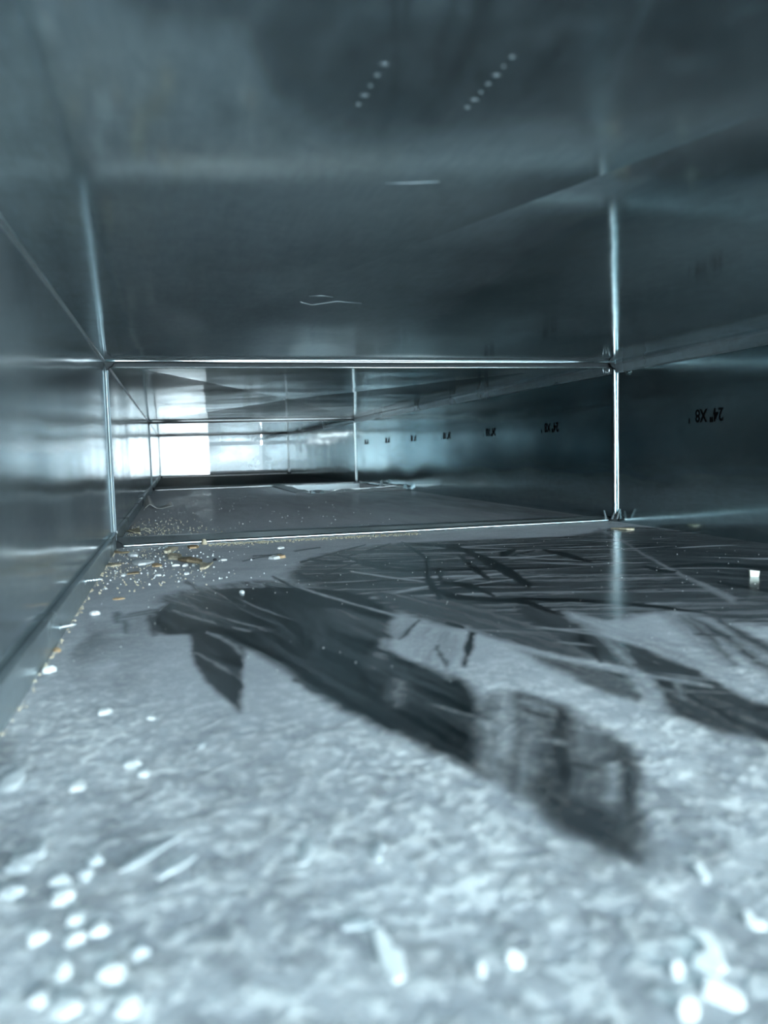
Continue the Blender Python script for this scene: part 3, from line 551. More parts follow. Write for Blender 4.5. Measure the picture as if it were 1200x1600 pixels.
def near_dust(X, Y):
    D = 0.88 + 0.25 * (fbm(X * 25, Y * 25, 3) - 0.5) + 0.12 * (fbm(X * 90, Y * 90, 2) - 0.5)
    # thinner, scuffed dust along the left side
    D -= 0.35 * np.clip((fbm(X * 40 + 3, Y * 14, 3) - 0.55) * 5, 0, 1) * np.clip((0.06 - X) / 0.04, 0, 1) * (Y < 0.5)
    # patchy coverage between the clumps close to the mouth
    D -= 0.22 * np.clip((0.55 - fbm(X * 150, Y * 150, 3)) * 4, 0, 1) * np.clip((0.34 - Y) / 0.12, 0, 1)
    return np.clip(wipe_layers(X, Y, np.clip(D, 0, 1)), 0, 1)


def near_clump(X, Y):
    c = np.clip((0.36 - Y) / 0.16, 0, 1) + 0.6 * np.clip((0.07 - X) / 0.05, 0, 1) * np.clip((0.5 - Y) / 0.2, 0, 1)
    c = np.clip(c + 0.12, 0, 1) * (0.75 + 0.5 * (fbm(X * 30 + 9, Y * 30, 2) - 0.3))
    # heaped plaster dust close to the mouth, left of centre
    return c + 0.9 * np.exp(-((X - 0.049) / 0.010) ** 2 - ((Y - 0.144) / 0.012) ** 2)


xs = np.concatenate([np.arange(0, 0.32, 0.0009), np.linspace(0.32, W, 230)])
ys = np.concatenate([np.linspace(Y0, 0.09, 60), np.arange(0.091, 0.45, 0.0009), np.linspace(0.45, Y1, 330)])
floor_panel(xs, ys, lambda X, Y: cross(X, Y, Y0, Y1, 0.0035), near_dust, near_clump)


def mid_dust(X, Y):
    s = fbm(X * 14, Y * 3, 3)
    return np.clip(0.92 + 0.4 * (s - 0.5) + 0.2 * (fbm(X * 80, Y * 14, 2) - 0.5) - 0.45 * np.clip((X - 0.30) / 0.25, 0, 1), 0.05, 1)  # coverage drops to the right, painting in the dark wall's reflection


gx = np.linspace(0, W, 123)
floor_panel(gx, np.linspace(Y1, Y2, 301), lambda X, Y: 0.002 + cross(X, Y, Y1, Y2, 0.004), mid_dust, lambda X, Y: 0.1 + 0 * X,
            (HOLE[0], HOLE[1], HOLE[2], HOLE[3]))
for a, b_ in ((Y2, Y3), (Y3, Y4)):               # beyond the middle joint the floor panels are plain and darker
    box('panel', (0, a, -T), (W, b_, 0.001), M_DARK_FLOOR, floor)

# ------------------------------------------------------------------ far end
wall_far = empty('wall_far', (0, 0, 0), 'bright sheet metal end plates closing the far end of the duct', 'wall', 'structure')
box('panel', (0, 4.0, 0), (0.235, 4.0 + T, H), M_FAR, wall_far)
box('panel', (0.235 - T, 4.0, 0), (0.235, Y4, H), M_FAR, wall_far)
box('panel', (0.235, Y4, 0), (W, Y4 + T, 0.160), M_FAR_DIM, wall_far)
box('panel', (0.235, Y4, 0.185), (W, Y4 + T, H), M_FAR_DIM, wall_far)
box('gap_back', (0.235, Y4 + 0.05, 0.15), (W, Y4 + 0.05 + T, H), M_DARK, wall_far)  # dark sheet paints the shade behind the open slit


# ------------------------------------------------------------------ joint frames between the duct sections
def joint_frame(y, label, near):
    r = empty('duct_joint', (0, y, 0), label, 'duct joint', None, 'slip joints between duct sections')
    n = 40
    xs_ = [W * i / n for i in range(n + 1)]
    lift = lambda x: 0.0022 * max(0.0, 1 - abs(x - 0.065) / 0.07) + 0.0030 * max(0.0, 1 - abs(x - 0.575) / 0.035)
    wob = lambda x, s: 0.0006 * (vnoise(x * 9 + s, 3.3) - 0.5)
    tube('ceiling_rail', [(x, -0.004, H - 0.0008 + 0.5 * lift(x) + wob(x, 1)) for x in xs_], 0.0014, M_RAIL, r)
    tube('ceiling_rail', [(x, 0.004, H - 0.0060 + wob(x, 5)) for x in xs_], 0.0012, M_RAIL, r)
    box('gap_strip', (0.002, 0.002, H - 0.006), (W - 0.002, 0.006, H + 0.002), M_DARK, r)  # dark strip paints the shade inside the slip gap
    tube('floor_rail', [(x, -0.001, 0.0024 + wob(x, 9)) for x in xs_], 0.0021, M_RAIL, r)
    strip('floor_cleat', [(0.004, 0.0, 0.0), (0.004, 0.0, 0.004), (0.004, 0.012, 0.0105), (0.004, 0.030, 0.0100), (0.004, 0.032, 0.0)],
          [(W - 0.004, 0.0, 0.0), (W - 0.004, 0.0, 0.003), (W - 0.004, 0.012, 0.0050), (W - 0.004, 0.030, 0.0055), (W - 0.004, 0.032, 0.0)], M_LEDGE, r)
    zs = [0.003 + (H - 0.006) * i / 20 for i in range(21)]
    tube('side_rail', [(0.0011 + wob(z * 3, 2), -0.002, z) for z in zs], 0.0009, M_LEDGE, r)
    tube('side_rail', [(W - 0.0018 + wob(z * 3, 7), -0.002, z) for z in zs], 0.0019, M_RAIL, r)
    box('side_cleat', (0.0, 0.001, 0.004), (0.0035, 0.003, H - 0.004), M_CLEAT, r)
    box('side_cleat', (W - 0.0025, 0.001, 0.004), (W, 0.003, H - 0.004), M_CLEAT, r)
    # bent corner tabs
    for sx in (0, 1):
        for sz in (0, 1):
            x0, z0 = (0.0, W)[sx], (0.0, H)[sz]
            dx, dz = (1, -1)[sx], (1, -1)[sz]
            pa = [(x0 + dx * 0.000, -0.005, z0 + dz * 0.000), (x0 + dx * 0.011, -0.005, z0 + dz * 0.001), (x0 + dx * 0.008, -0.006, z0 + dz * 0.006), (x0 + dx * 0.002, -0.006, z0 + dz * 0.010)]
            pb = [(q[0], q[1] + 0.0035, q[2]) for q in pa]
            strip('corner_tab', pa, pb, M_DARK, r)
    return r


joint_frame(Y1, 'bright slip joint framing the near seam, nearest of the three duct joints', True)
joint_frame(Y2, 'slip joint framing the middle seam just beyond the floor opening', False)
joint_frame(Y3, 'small distant slip joint right before the bright end plates', False)

# ------------------------------------------------------------------ branch opening in the floor
hx0, hx1, hy0, hy1 = HOLE
tap = empty('branch_collar', (0, 0, 0), 'rectangular branch opening with bent metal lips cut in the dusty floor', 'duct opening')
DEP = -0.8
box('shaft_side', (hx0 - T, hy0, DEP), (hx0, hy1, 0.004), M_DUSTY, floor)
box('shaft_side', (hx1, hy0, DEP), (hx1 + T, hy1, 0.004), M_DUSTY, floor)
box('shaft_side', (hx0, hy0 - T, DEP), (hx1, hy0, 0.004), M_DUSTY, floor)
box('shaft_side', (hx0, hy1, DEP), (hx1, hy1 + T, 0.004), M_LEDGE, floor)  # lighter sheet on the far side paints in light from below
# folded-over lips lying on the floor sheet, edges a little raised
def lip(pts, w, parent, lift=0.007):
    """thin bent flange following a floor line: pts [(x, y, z)], w = offset of the raised inner edge"""
    n = len(pts)
    a = [(x, y, z) for x, y, z in pts]
    b = [(x + w[0], y + w[1], z + lift * (0.6 + 0.4 * math.sin(i * 1.7))) for i, (x, y, z) in enumerate(pts)]
    vs = a + b + [(x, y, z - 0.0012) for x, y, z in a] + [(x, y, z - 0.0012) for x, y, z in b]
    fs = []
    for i in range(n - 1):
        fs += [(i, i + 1, n + i + 1, n + i), (2 * n + i, 3 * n + i, 3 * n + i + 1, 2 * n + i + 1),
               (n + i, n + i + 1, 3 * n + i + 1, 3 * n + i), (i, 2 * n + i, 2 * n + i + 1, i + 1)]
    fs += [(0, n, 3 * n, 2 * n), (n - 1, 3 * n - 1, 4 * n - 1, 2 * n - 1)]
    return mesh('lip', vs, fs, M_DUSTY, parent)


zf = 0.006
lip([(hx0 - 0.03, hy0 + (hy1 - hy0) * t / 8, zf) for t in range(9)], (0.03, 0, 0), tap, 0.004)
lip([(hx0 - 0.03 + (hx1 - hx0 + 0.035) * t / 10, hy1 + 0.035, zf) for t in range(11)], (0, -0.035, 0), tap, 0.003)
lip([(hx0 + (hx1 - hx0) * t / 12, hy0 - 0.03, zf) for t in range(13)], (0, 0.03, 0), tap, 0.006)
lip([(hx1 + 0.004, hy0 + (hy1 - hy0) * t / 8, zf + 0.004) for t in range(9)], (-0.006, 0, 0), tap, 0.004)
tube('rim', [(hx0 + 0.05 + (hx1 - hx0 - 0.05) * i / 10, hy0 + 0.004, zf + 0.003 + 0.006 * (i / 10) ** 2) for i in range(11)], 0.0011, M_RAIL, tap, 6)
for x, y, hgt in ((0.372, 1.80, 0.008), (0.392, 1.80, 0.005), (0.600, 1.83, 0.014), (0.598, 2.05, 0.016), (0.445, 1.81, 0.004)):
    pa = [(x - 0.006, y, zf), (x + 0.006, y + 0.002, zf), (x + 0.003, y + 0.003, zf + hgt), (x - 0.003, y, zf + hgt * 0.8)]
    strip('bent_tab', pa, [(q[0], q[1] + 0.0015, q[2]) for q in pa], M_LIP, tap)

# ------------------------------------------------------------------ black size stamps on the right side, printed upside down
cu = bpy.data.curves.new('stamp', 'FONT')
cu.body = '24" X8  \''
cu.size = 0.0190
cu.space_character = 1.0
cu.offset = 0.00035
cu.extrude = 0.00005
tmp = bpy.data.objects.new('stamp', cu)
COL.objects.link(tmp)
bpy.context.view_layer.update()
stamp_me = bpy.data.meshes.new_from_object(tmp.evaluated_get(bpy.context.evaluated_depsgraph_get()))
bpy.data.objects.remove(tmp)
stamp_me.materials.clear()
stamp_me.materials.append(M_INK)
for y in (0.700, 1.060, 1.294, 1.528, 1.763, 1.998, 2.232):
    o = bpy.data.objects.new('stamp', stamp_me)
    # text runs away from the camera, its top towards the floor
    o.matrix_world = Matrix(((0, 0, -1, W - 0.0003), (0.84, 0, 0, y), (0, -1, 0, 0.1325), (0, 0, 0, 1)))
    o.parent = wall_right
    COL.objects.link(o)


# ------------------------------------------------------------------ screws poking through the sheets
def screw(p0, p1, r, label):
    p0, p1 = Vector(p0), Vector(p1)
    d = p1 - p0
    e = empty('screw', p0, label, 'screw', None, 'screws through the duct sheet')
    path, rad = [], []
    turns = 7
    for i in range(turns * 4 + 1):
        t = i / (turns * 4)
        taper = 1.0 if t < 0.7 else max(0.12, (1 - t) / 0.3)
        path.append(d * t)
        rad.append(r * taper * (1.0 if i % 4 == 2 else 0.62))
    tube('thread', path, rad, M_SCREW, e, 10)
    tube('washer_burr', [d * 0.0, d * 0.05, d * 0.10], [r * 1.7, r * 1.5, r * 0.9], M_LIP, e, 10)
    return e


screw((0.003, 0.588, 0.0125), (0.0155, 0.586, 0.0135), 0.0018, 'ridged screw tip poking through the lip at the foot of the left side')
screw((0.003, 0.462, 0.006), (0.0115, 0.462, 0.0072), 0.0015, 'lower screw tip sticking out of the left lip, nearer to the camera')


# trails of pale dots painting screw thread glints on the ceiling sheet
def ceil_z(x, y):
    return H + 0.010 * (1 - max(abs(x / W * 2 - 1), abs((y - Y0) / (Y1 - Y0) * 2 - 1)))


for (x0, y0_), (x1, y1_), cnt, lab in (((0.1281, 0.2498), (0.1294, 0.2233), 5, 'short trail of pale painted glints on the ceiling, left one'),
                                       ((0.1635, 0.2479), (0.1642, 0.2144), 7, 'longer trail of pale painted glints on the ceiling, right one')):
    e = empty('glint_trail', (x0, y0_, ceil_z(x0, y0_)), lab, 'drops', None, 'painted glints on the ceiling')
    for i in range(cnt):
        t = i / (cnt - 1)
        x, y = x0 + (x1 - x0) * t, y0_ + (y1_ - y0_) * t
        rr = 0.0011 + 0.0006 * math.sin(i * 2.1)
        ring = [(x - x0 + rr * 1.5 * math.cos(k * math.pi / 4), y - y0_ + rr * 0.9 * math.sin(k * math.pi / 4)) for k in range(8)]
        zz = ceil_z(x, y) - ceil_z(x0, y0_)
        vs = [(u, v, zz + 0.0003) for u, v in ring] + [(x - x0, y - y0_, zz - 0.0005)]
        mesh('glint_dot', vs, [(k, 8, (k + 1) % 8) for k in range(8)] + [tuple(range(8))], M_GLINT_SCRATCH, e, True)



# ------------------------------------------------------------------ loose bits on the floor
def chip(name, x, y, length, width, thick, rot, mat, label, cat, group=None, seed=0, curl=0.0, z=None, n=9, jag=0.35):
    """flat irregular flake: ragged outline, thickness, optional curl along its length"""
    rg = random.Random(seed)
    outl = []
    for k in range(n):
        t = 2 * math.pi * k / n + rg.uniform(-0.2, 0.2)
        q = 1 - jag * rg.random()
        outl.append((math.cos(t) * length / 2 * q, math.sin(t) * width / 2 * q))
    if z is None:
        z = floor_z(x, y)
    vs, fs = [], []
    rings = (0.62, 1.0)
    for side in (0, 1):
        vs.append((0, 0, thick * (0.95 if side else 0)))
        for q in rings:
            for (u, v) in outl:
                b = curl * (u * q / (length / 2)) ** 2
                hh = thick * (rg.uniform(0.7, 1.0) if q < 1 else 0.55) if side else 0.0
                vs.append((u * q, v * q, b + hh))
    m_ = 1 + 2 * n
    for side in (0, 1):
        o_ = side * m_
        for k in range(n):
            k2 = (k + 1) % n
            f1 = (o_, o_ + 1 + k, o_ + 1 + k2)
            f2 = (o_ + 1 + k, o_ + 1 + n + k, o_ + 1 + n + k2, o_ + 1 + k2)
            fs += [f1, f2] if side else [f1[::-1], f2[::-1]]
    for k in range(n):
        k2 = (k + 1) % n
        fs.append((1 + n + k, 1 + n + k2, m_ + 1 + n + k2, m_ + 1 + n + k))
    o = mesh(name, vs, fs, mat)
    o.location = (x, y, z)
    o.rotation_euler = (0, 0, rot)
    return tag(o, label, cat, None, group)


def floor_z(x, y):
    if y < Y1:
        return float(cross(np.array(x), np.array(y), Y0, Y1, 0.0035))
    if y < Y1 + 0.03:
        return 0.0098 - 0.006 * x / W
    return 0.002 + float(cross(np.array(x), np.array(y), Y1, Y2, 0.004))


GW, GP = 'wood bits near the left seam corner', 'plaster flakes on the duct floor'
chip('wood_sliver', 0.012, 0.855, 0.024, 0.006, 0.002, -0.5, M_BROWN, 'thin brown wood sliver in the corner where seam meets left lip', 'wood sliver', GW, 1, 0.002)
chip('wood_chip', 0.0105, 0.762, 0.016, 0.026, 0.0022, 0.1, M_WOOD, 'flat tan wood chip against the left lip just before the seam', 'wood chip', GW, 2)
chip('plaster_flake', 0.0242, 0.827, 0.012, 0.022, 0.0040, 0.3, M_PLASTER, 'small white plaster flake between the seam and the large white flake', 'plaster flake', GP, 3)
chip('plaster_flake', 0.0355, 0.762, 0.021, 0.036, 0.0034, 0.2, M_PLASTER, 'largest white plaster flake near the left end of the seam', 'plaster flake', GP, 4)
chip('wood_chip', 0.0482, 0.738, 0.011, 0.022, 0.0022, 0.2, M_ORANGE, 'orange wood chip right of the largest white flake', 'wood chip', GW, 5)
chip('wood_chip', 0.0600, 0.842, 0.013, 0.036, 0.0050, -0.3, M_WOOD, 'tan wood chip tilted close behind its twin below the seam rail', 'wood chip', GW, 6, 0.003)
chip('wood_chip', 0.0640, 0.796, 0.014, 0.030, 0.0036, 0.4, M_WOOD, 'tan wood chip in front of the tilted one, towards the camera', 'wood chip', GW, 7)
chip('bark_chip', 0.0775, 0.748, 0.016, 0.040, 0.0045, 0.5, M_BROWN, 'darkest brown bark chip in the middle of the debris', 'bark chip', GW, 8, 0.002)
chip('wood_chip', 0.0715, 0.770, 0.009, 0.040, 0.0030, 0.9, M_WOOD, 'narrow tan splinter lying up against the dark bark chip', 'wood chip', GW, 9)
chip('wood_shaving', 0.0900, 0.705, 0.014, 0.036, 0.0030, -0.2, M_WOOD, 'curled tan wood shaving at the right end of the debris', 'wood shaving', GW, 10, 0.004)
chip('wood_splinter', 0.0300, 0.698, 0.015, 0.010, 0.0016, 0.6, M_BROWN, 'short brown twig lying alone below the white flakes', 'wood splinter', GW, 11)
chip('plaster_crumb', 0.0225, 0.690, 0.006, 0.012, 0.0020, 0.0, M_PLASTER, 'white crumb touching the left tip of the brown twig', 'plaster crumb', GP, 12)
chip('wood_knot', 0.0960, 0.8975, 0.007, 0.008, 0.0065, 0.2, M_WOOD, 'round tan crumb sitting against the bright seam rail', 'wood crumb', GW, 13)
chip('wood_chip', 0.0830, 0.872, 0.016, 0.024, 0.0030, 0.1, M_ORANGE, 'orange brown chip lying along the seam rail by the round crumb', 'wood chip', GW, 14)
e = empty('matchwood_stick', (0.1554, 0.737, floor_z(0.155, 0.737)), 'short wood stick with one white end and one orange end', 'wood stick')
for nm, x0, x1, mt in (('white_end', -0.0065, 0.0, M_PLASTER), ('orange_end', 0.0, 0.0075, M_ORANGE)):
    pa = [(x0, -0.004, 0), (x0, 0.004, 0), (x0, 0.003, 0.0022), (x0, -0.003, 0.0020)]
    pb = [(x1, -0.005, 0), (x1, 0.005, 0), (x1, 0.004, 0.003), (x1, -0.004, 0.0026)]
    strip(nm, pa, pb, mt, e)
e.rotation_euler = (0, 0, 0.65)
chip('wood_shaving', 0.0125, 1.070, 0.019, 0.05, 0.0022, 0.4, M_WOOD, 'yellowish shaving on the ledge just past the left seam corner', 'wood shaving', GW, 15, 0.004)
chip('grit', 0.1000, 0.7496, 0.004, 0.008, 0.0022, 0.0, M_STONE, 'single dark speck of grit right of the wood chips', 'grit', None, 16)
chip('leaf_scrap', 0.5650, 0.810, 0.016, 0.040, 0.0022, 0.5, M_WOOD, 'pale tan ragged scrap beside the seam corner at right', 'leaf scrap', None, 17, 0.001, None, 11, 0.55)
e = empty('plaster_block', (0.4632, 0.477, floor_z(0.4632, 0.477)), 'small cream block chip alone near the right side', 'plaster chip')
pa = [(-0.0028, -0.003, 0), (0.0026, -0.003, 0), (0.0034, -0.002, 0.0040), (-0.0031, -0.002, 0.0047)]
strip('block', pa, [(q[0] * 0.9, q[1] + 0.006, q[2] * 0.8) for q in pa], plain('cream_plaster', (0.80, 0.80, 0.70), 0.9), e)
e.rotation_euler = (0, 0, -0.5)
for (x, y, l, w, h_, lab, sd) in (
        (0.1074, 0.746, 0.006, 0.012, 0.0022, 'white crumb just right of the dark grit speck', 20),
        (0.1691, 0.815, 0.006, 0.014, 0.0030, 'white crumb behind the two-toned wood stick', 21),
        (0.0734, 0.671, 0.006, 0.010, 0.0022, 'white crumb nearest the camera below the curled shaving', 22),
        (0.0552, 0.880, 0.005, 0.014, 0.0034, 'white crumb beside the seam rail left of the tan chips', 23),
        (0.0510, 0.674, 0.005, 0.009, 0.0020, 'white crumb between the brown twig and the curled shaving', 24),
        (0.0648, 0.727, 0.006, 0.012, 0.0026, 'left one of three white crumbs below the bark chip', 25),
        (0.0731, 0.722, 0.006, 0.012, 0.0028, 'middle one of three white crumbs below the bark chip', 26),
        (0.0802, 0.719, 0.005, 0.010, 0.0026, 'right one of three white crumbs below the bark chip', 27),
        (0.1097, 0.560, 0.0045, 0.007, 0.0024, 'white crumb alone inside the dark wiped smear', 28),
        (0.0150, 0.524, 0.0060, 0.010, 0.0034, 'white flake on grey dust between the two left screws', 29),
        (0.0075, 0.389, 0.0062, 0.009, 0.0038, 'white plaster lump leaning on the near end of the left lip', 30),
        (0.0373, 0.317, 0.0080, 0.009, 0.0018, 'cream flake flat on the dust left of the wing-shaped smear', 31),
        (0.0551, 0.303, 0.0050, 0.007, 0.0012, 'small pale flake flat on the dust just below the cream flake', 32)):
    chip('plaster_crumb', x, y, l * 0.75, w * 0.75, h_ * 0.8, sd * 0.7, M_PLASTER, lab, 'plaster crumb', GP, sd)
chip('wood_crumb', 0.0052, 0.431, 0.0042, 0.008, 0.0020, 0.3, M_ORANGE, 'orange wood crumb in the groove below the lower screw', 'wood crumb', None, 40)
chip('wood_splinter', 0.0258, 0.575, 0.010, 0.006, 0.0012, 0.1, M_ORANGE, 'thin orange splinter flat on the dust near the upper screw', 'wood splinter', None, 41)


def outline_flake(pts, thick, label, seed=0):
    """plaster flake with a given outline in metres, slightly domed"""
    c = np.mean(np.array(pts), 0)
    P = [(px - c[0], py - c[1]) for px, py in pts]
    n = len(P)
    v0, v1 = min(v for u, v in P), max(v for u, v in P)
    top = lambda v: thick * (0.2 + 0.65 * (v - v0) / (v1 - v0))       # flakes lie tilted, propped on the grit
    vs = [(u, v, 0) for u, v in P] + [(u * 0.98, v * 0.98, 0.8 * top(v)) for u, v in P] + [(u * 0.88, v * 0.90, top(v)) for u, v in P]
    fs = [tuple(range(n))[::-1], tuple(range(2 * n, 3 * n))]
    for r_ in (0, 1):
        for k in range(n):
            k2 = (k + 1) % n
            fs.append((r_ * n + k, r_ * n + k2, (r_ + 1) * n + k2, (r_ + 1) * n + k))
    o = mesh('plaster_flake', vs, fs, M_PLASTER)
    o.location = (c[0], c[1], floor_z(c[0], c[1]))
    return tag(o, label, 'plaster flake', None, GP)


outline_flake(((0.1609, 0.1274), (0.1607, 0.1247), (0.1592, 0.1224), (0.1569, 0.1225), (0.1555, 0.1211), (0.1567, 0.1193), (0.1584, 0.1174), (0.1608, 0.1184), (0.1617, 0.1204), (0.1633, 0.1232), (0.1638, 0.1265), (0.1624, 0.1283), (0.1606, 0.1295)), 0.0022, 'hook-shaped white plaster flake in the right foreground')
outline_flake(((0.1521, 0.1136), (0.1526, 0.1125), (0.1541, 0.1103), (0.1554, 0.1089), (0.1573, 0.1093), (0.1584, 0.1110), (0.1576, 0.1127), (0.1560, 0.1148), (0.1548, 0.1157), (0.1530, 0.1147)), 0.0024, 'oblong white plaster flake below the hook-shaped one')
outline_flake(((0.1501, 0.1194), (0.1503, 0.1185), (0.1515, 0.1184), (0.1527, 0.1194), (0.1529, 0.1207), (0.1518, 0.1210), (0.1507, 0.1205)), 0.0022, 'round white plaster crumb left of the hook-shaped flake')
outline_flake(((0.1452, 0.1093), (0.1476, 0.1090), (0.1491, 0.1105), (0.1490, 0.1120), (0.1471, 0.1121), (0.1453, 0.1111)), 0.0020, 'white plaster flake cut off by the bottom edge, right of centre')
outline_flake(((0.1732, 0.1286), (0.1738, 0.1268), (0.1760, 0.1261), (0.1771, 0.1274), (0.1751, 0.1284), (0.1756, 0.1307), (0.1745, 0.1310)), 0.0018, 'bent white flake at the right edge, above the hook-shaped one')
outline_flake(((0.1757, 0.1470), (0.1749, 0.1440), (0.1759, 0.1436), (0.1779, 0.1459), (0.1786, 0.1496), (0.1769, 0.1506)), 0.0012, 'pale slanted flake just under the end of the wide smear')
outline_flake(((0.1011, 0.1423), (0.1012, 0.1374), (0.1020, 0.1332), (0.1042, 0.1337), (0.1051, 0.1363), (0.1057, 0.1409), (0.1044, 0.1419), (0.1043, 0.1445), (0.1033, 0.1485), (0.1017, 0.1487)), 0.0022, 'long white plaster flake in the middle foreground')
outline_flake(((0.1234, 0.1317), (0.1243, 0.1305), (0.1260, 0.1303), (0.1269, 0.1318), (0.1256, 0.1335), (0.1238, 0.1331)), 0.0020, 'small oval white flake right of the long middle one')
outline_flake(((0.1173, 0.1299), (0.1185, 0.1301), (0.1193, 0.1319), (0.1187, 0.1330), (0.1173, 0.1319)), 0.0014, 'faint round flake between the long flake and the oval flake')
NEAR = [
    (0.0432, 0.1730, 0.0050, 0.0054, -0.30, 'upper white flake of the bright pair at lower left'),
    (0.0440, 0.1657, 0.0051, 0.0055, -0.30, 'lower white flake of the bright pair at lower left'),
    (0.0362, 0.1687, 0.0051, 0.0057, -0.30, 'bright flake left of the bright pair'),
    (0.0484, 0.1672, 0.0048, 0.0056, -0.30, 'bright flake right of the bright pair'),
    (0.0431, 0.1562, 0.0045, 0.0064, -0.30, 'bright flake below the bright pair, above the corner patch'),
    (0.0398, 0.1483, 0.0037, 0.0049, -0.29, 'small round flake in the lower left corner'),
    (0.0452, 0.1443, 0.0064, 0.0080, -0.29, 'largest blown-out flake at the lower left corner edge'),
    (0.0522, 0.1515, 0.0065, 0.0070, -0.30, 'wide bright flake right of the lower left corner'),
    (0.0558, 0.1414, 0.0063, 0.0058, -0.29, 'wide bright flake at the bottom edge, left side'),
    (0.0568, 0.1570, 0.0040, 0.0045, -0.30, 'pointed pale flake above the wide bright ones'),
    (0.0393, 0.1828, 0.0059, 0.0066, -0.30, 'slanted white flake above the bright pair'),
    (0.0380, 0.1909, 0.0073, 0.0051, -0.31, 'thin flat white flake above the slanted one'),
    (0.0278, 0.2019, 0.0088, 0.0104, -0.31, 'pale lump near the left edge, halfway down the foreground'),
    (0.0157, 0.2542, 0.0086, 0.0188, -0.32, 'pale lump under the lip at the left edge'),
    (0.0276, 0.1886, 0.0071, 0.0070, -0.30, 'pale streaky flake at the left edge below the pale lump'),
    (0.0450, 0.1977, 0.0049, 0.0062, -0.31, 'pale flake right of the halfway lump'),
    (0.0434, 0.1912, 0.0040, 0.0044, -0.31, 'small pale flake between the thin flat one and its right neighbour'),
    (0.0351, 0.2459, 0.0070, 0.0083, -0.32, 'cream flake in the speckled patch at left'),
    (0.0503, 0.2585, 0.0065, 0.0066, -0.32, 'cream sliver at the upper end of the speckled patch'),
    (0.0543, 0.2488, 0.0039, 0.0055, -0.32, 'white speck beside the cream sliver'),
    (0.0583, 0.1982, 0.0046, 0.0246, -0.81, 'long pale dust clump lying diagonally, upper of two'),
    (0.0632, 0.1882, 0.0041, 0.0166, -0.81, 'long pale dust clump lying diagonally, lower of two'),
    (0.0315, 0.2068, 0.0035, 0.0076, -0.31, 'round pale speck above the halfway lump'),
    (0.0944, 0.1851, 0.0049, 0.0185, -0.31, 'forked pale clump left of centre'),
    (0.1107, 0.1799, 0.0037, 0.0146, -0.31, 'pale upright clump in the centre foreground'),
    (0.0999, 0.1535, 0.0111, 0.0058, -0.30, 'wide pale clump above the long middle flake'),
    (0.0721, 0.2672, 0.0026, 0.0057, -0.33, 'tiny white speck between the clumps and the wing-shaped smear'),
]
for i, (x, y, l, w, rot, lab) in enumerate(NEAR):
    chip("plaster_flake", x, y, l, w, 0.0007 if 'clump' in lab else 0.0013, rot, M_CLUMP if ('clump' in lab or 'pale' in lab) else M_PLASTER if 'bright' in lab else M_CHALK, lab, 'plaster flake', GP, 60 + i, 0, None, 12, 0.5).rotation_euler.x = 0.0 if 'clump' in lab else 0.22

# torn grey strip curling off the lip in the second section
n = 14
top, bot = [], []
for i in range(n):
    t = i / (n - 1)
    x = 0.008 + 0.050 * t
    zz = 0.004 + (0.024 * math.exp(-((t - 0.18) / 0.16) ** 2) + 0.010 * max(0, t - 0.62) / 0.38)
    wdt = 0.020 * (1 - 0.85 * t) + 0.002
    top.append((x, 1.555 - 0.012 * t, zz))
    bot.append((x + 0.004, 1.555 - 0.012 * t - wdt * 2.2, 0.004 + (zz - 0.004) * 0.35))
vs = top + bot + [(a, b, c - 0.0008) for a, b, c in top] + [(a, b, c - 0.0008) for a, b, c in bot]
fs = []
for i in range(n - 1):
    fs += [(i, i + 1, n + i + 1, n + i), (2 * n + i, 3 * n + i, 3 * n + i + 1, 2 * n + i + 1), (i, 2 * n + i, 2 * n + i + 1, i + 1), (n + i, n + i + 1, 3 * n + i + 1, 3 * n + i)]
fs += [(0, n, 3 * n, 2 * n), (n - 1, 3 * n - 1, 4 * n - 1, 2 * n - 1)]
tag(mesh('torn_strip', vs, fs, M_PAPER), 'torn grey strip curling up from the lip in the second section', 'strip')

# scratches in the ceiling sheet
for pts in (((0.156, 0.322), (0.166, 0.3205), (0.178, 0.318)), ((0.160, 0.575), (0.170, 0.585), (0.186, 0.570), (0.205, 0.575)),
            ((0.163, 0.555), (0.172, 0.552), (0.180, 0.556))):
    tube('scratch', [(x, y, ceil_z(x, y) - 0.00005) for x, y in pts], 0.00022, M_GLINT_SCRATCH, ceiling, 6)

# wire clip hanging under the seam's upper right corner
clip = empty('wire_clip', (W - 0.016, Y1 - 0.006, H - 0.007), 'tiny bent wire clip hanging under the upper seam near the right corner', 'wire clip')
tube('wire', [(-0.0045, 0, 0), (-0.0040, 0, -0.004), (-0.0025, 0, -0.009), (-0.0012, 0, -0.0092), (0.0, 0, -0.003), (0.0008, 0, -0.003), (0.0022, 0, -0.0092), (0.0033, 0, -0.0088), (0.0045, 0, -0.003), (0.0048, 0, 0)], 0.00045, M_RAIL, clip, 6)
# split bent tabs standing in the lower right corner of the near seam
tabs = empty('bent_corner_clip', (W - 0.006, Y1 - 0.008, 0.004), 'dark bent sheet clip in the lower right seam corner', 'clip')
for dx, lean, hh in ((-0.012, -0.004, 0.012), (-0.004, 0.003, 0.010), (0.0035, 0.002, 0.013)):
    pa = [(dx - 0.0015, 0, 0), (dx + 0.0015, 0, 0), (dx + 0.0008 + lean, -0.002, hh), (dx - 0.0008 + lean, -0.002, hh)]
    strip('tab', pa, [(q[0], q[1] + 0.0012, q[2]) for q in pa], M_LIP, tabs)

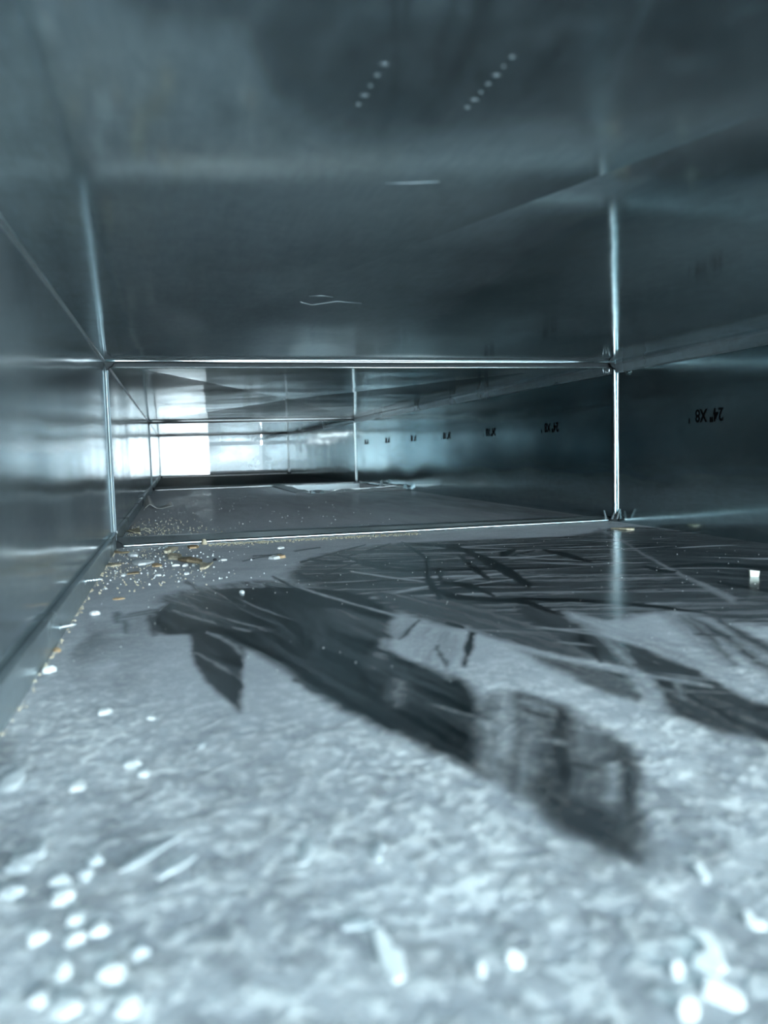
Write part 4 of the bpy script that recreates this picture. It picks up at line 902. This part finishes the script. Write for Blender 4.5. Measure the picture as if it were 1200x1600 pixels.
# white dabs added for a bright bent edge on the ceiling right above the camera
for pts, lab in ((((0.121, 0.180), (0.126, 0.1835), (0.131, 0.1825), (0.130, 0.179), (0.124, 0.177)), 'white added dab at the top edge of the ceiling, smaller one'),
                 (((0.134, 0.181), (0.140, 0.1815), (0.149, 0.1805), (0.153, 0.178), (0.146, 0.175), (0.136, 0.1765)), 'white added dab at the top edge of the ceiling, wider one')):
    n = len(pts)
    zc = lambda x, y: H + 0.010 * (1 - max(abs(x / W * 2 - 1), abs((y - Y0) / (Y1 - Y0) * 2 - 1)))
    vs = [(x, y, zc(x, y) + 0.0002) for x, y in pts] + [(x * 0.97 + 0.03 * pts[0][0], y, zc(x, y) - 0.0012) for x, y in pts]
    fs = [tuple(range(n)), tuple(range(n, 2 * n))[::-1]] + [(k, n + k, n + (k + 1) % n, (k + 1) % n) for k in range(n)]
    tag(mesh('edge_dab', vs, fs, M_PLASTER), lab, 'sealant')


# ------------------------------------------------------------------ sawdust and grit too fine to count
def crumbs(name, spots, mat, label, seed):
    rg = random.Random(seed)
    vs, fs = [], []
    for x, y, r in spots:
        b = len(vs)
        z = floor_z(x, y)
        vs += [(x + r * rg.uniform(0.6, 1.2), y, z), (x - r * 0.5, y + r * rg.uniform(0.6, 1.3), z), (x - r * 0.6, y - r * rg.uniform(0.6, 1.3), z), (x, y, z + r * rg.uniform(0.8, 1.4))]
        fs += [(b, b + 2, b + 1), (b, b + 1, b + 3), (b + 1, b + 2, b + 3), (b + 2, b, b + 3)]
    return tag(mesh(name, vs, fs, mat), label, 'debris', 'stuff')


rg = random.Random(3)
spots = []
for i in range(900):                                     # sawdust drift along the near seam rail
    x = 0.10 + 0.24 * rg.random() ** 1.2
    spots.append((x, 0.898 - abs(rg.gauss(0, 0.012)), rg.uniform(0.0005, 0.0013)))
for i in range(260):
    spots.append((0.004 + abs(rg.gauss(0.03, 0.03)), 0.60 + 0.30 * rg.random(), rg.uniform(0.0004, 0.0011)))
for i in range(260):
    spots.append((0.006 + abs(rg.gauss(0, 0.05)), 1.0 + abs(rg.gauss(0, 0.12)), rg.uniform(0.0006, 0.0015)))
for i in range(130):                                     # brown grit in the groove along the left lip
    spots.append((0.0035 + abs(rg.gauss(0, 0.0014)), rg.uniform(0.30, 0.90), rg.uniform(0.0004, 0.0010)))
crumbs('sawdust_crumbs', spots, M_WOOD, 'fine tan sawdust along the seam rail and left lip', 5)
spots = []
for i in range(260):
    spots.append((rg.uniform(0.005, 0.60), rg.uniform(0.30, 0.89), rg.uniform(0.0002, 0.0005)))
for i in range(150):
    spots.append((0.01 + abs(rg.gauss(0.04, 0.04)), rg.uniform(0.62, 0.9), rg.uniform(0.0005, 0.0014)))
for i in range(120):
    spots.append((rg.uniform(0.01, 0.36), rg.uniform(0.95, 1.8), rg.uniform(0.0005, 0.0013)))
crumbs('white_grit', spots, M_PLASTER, 'tiny white plaster grit sprinkled over the dusty floor', 6)
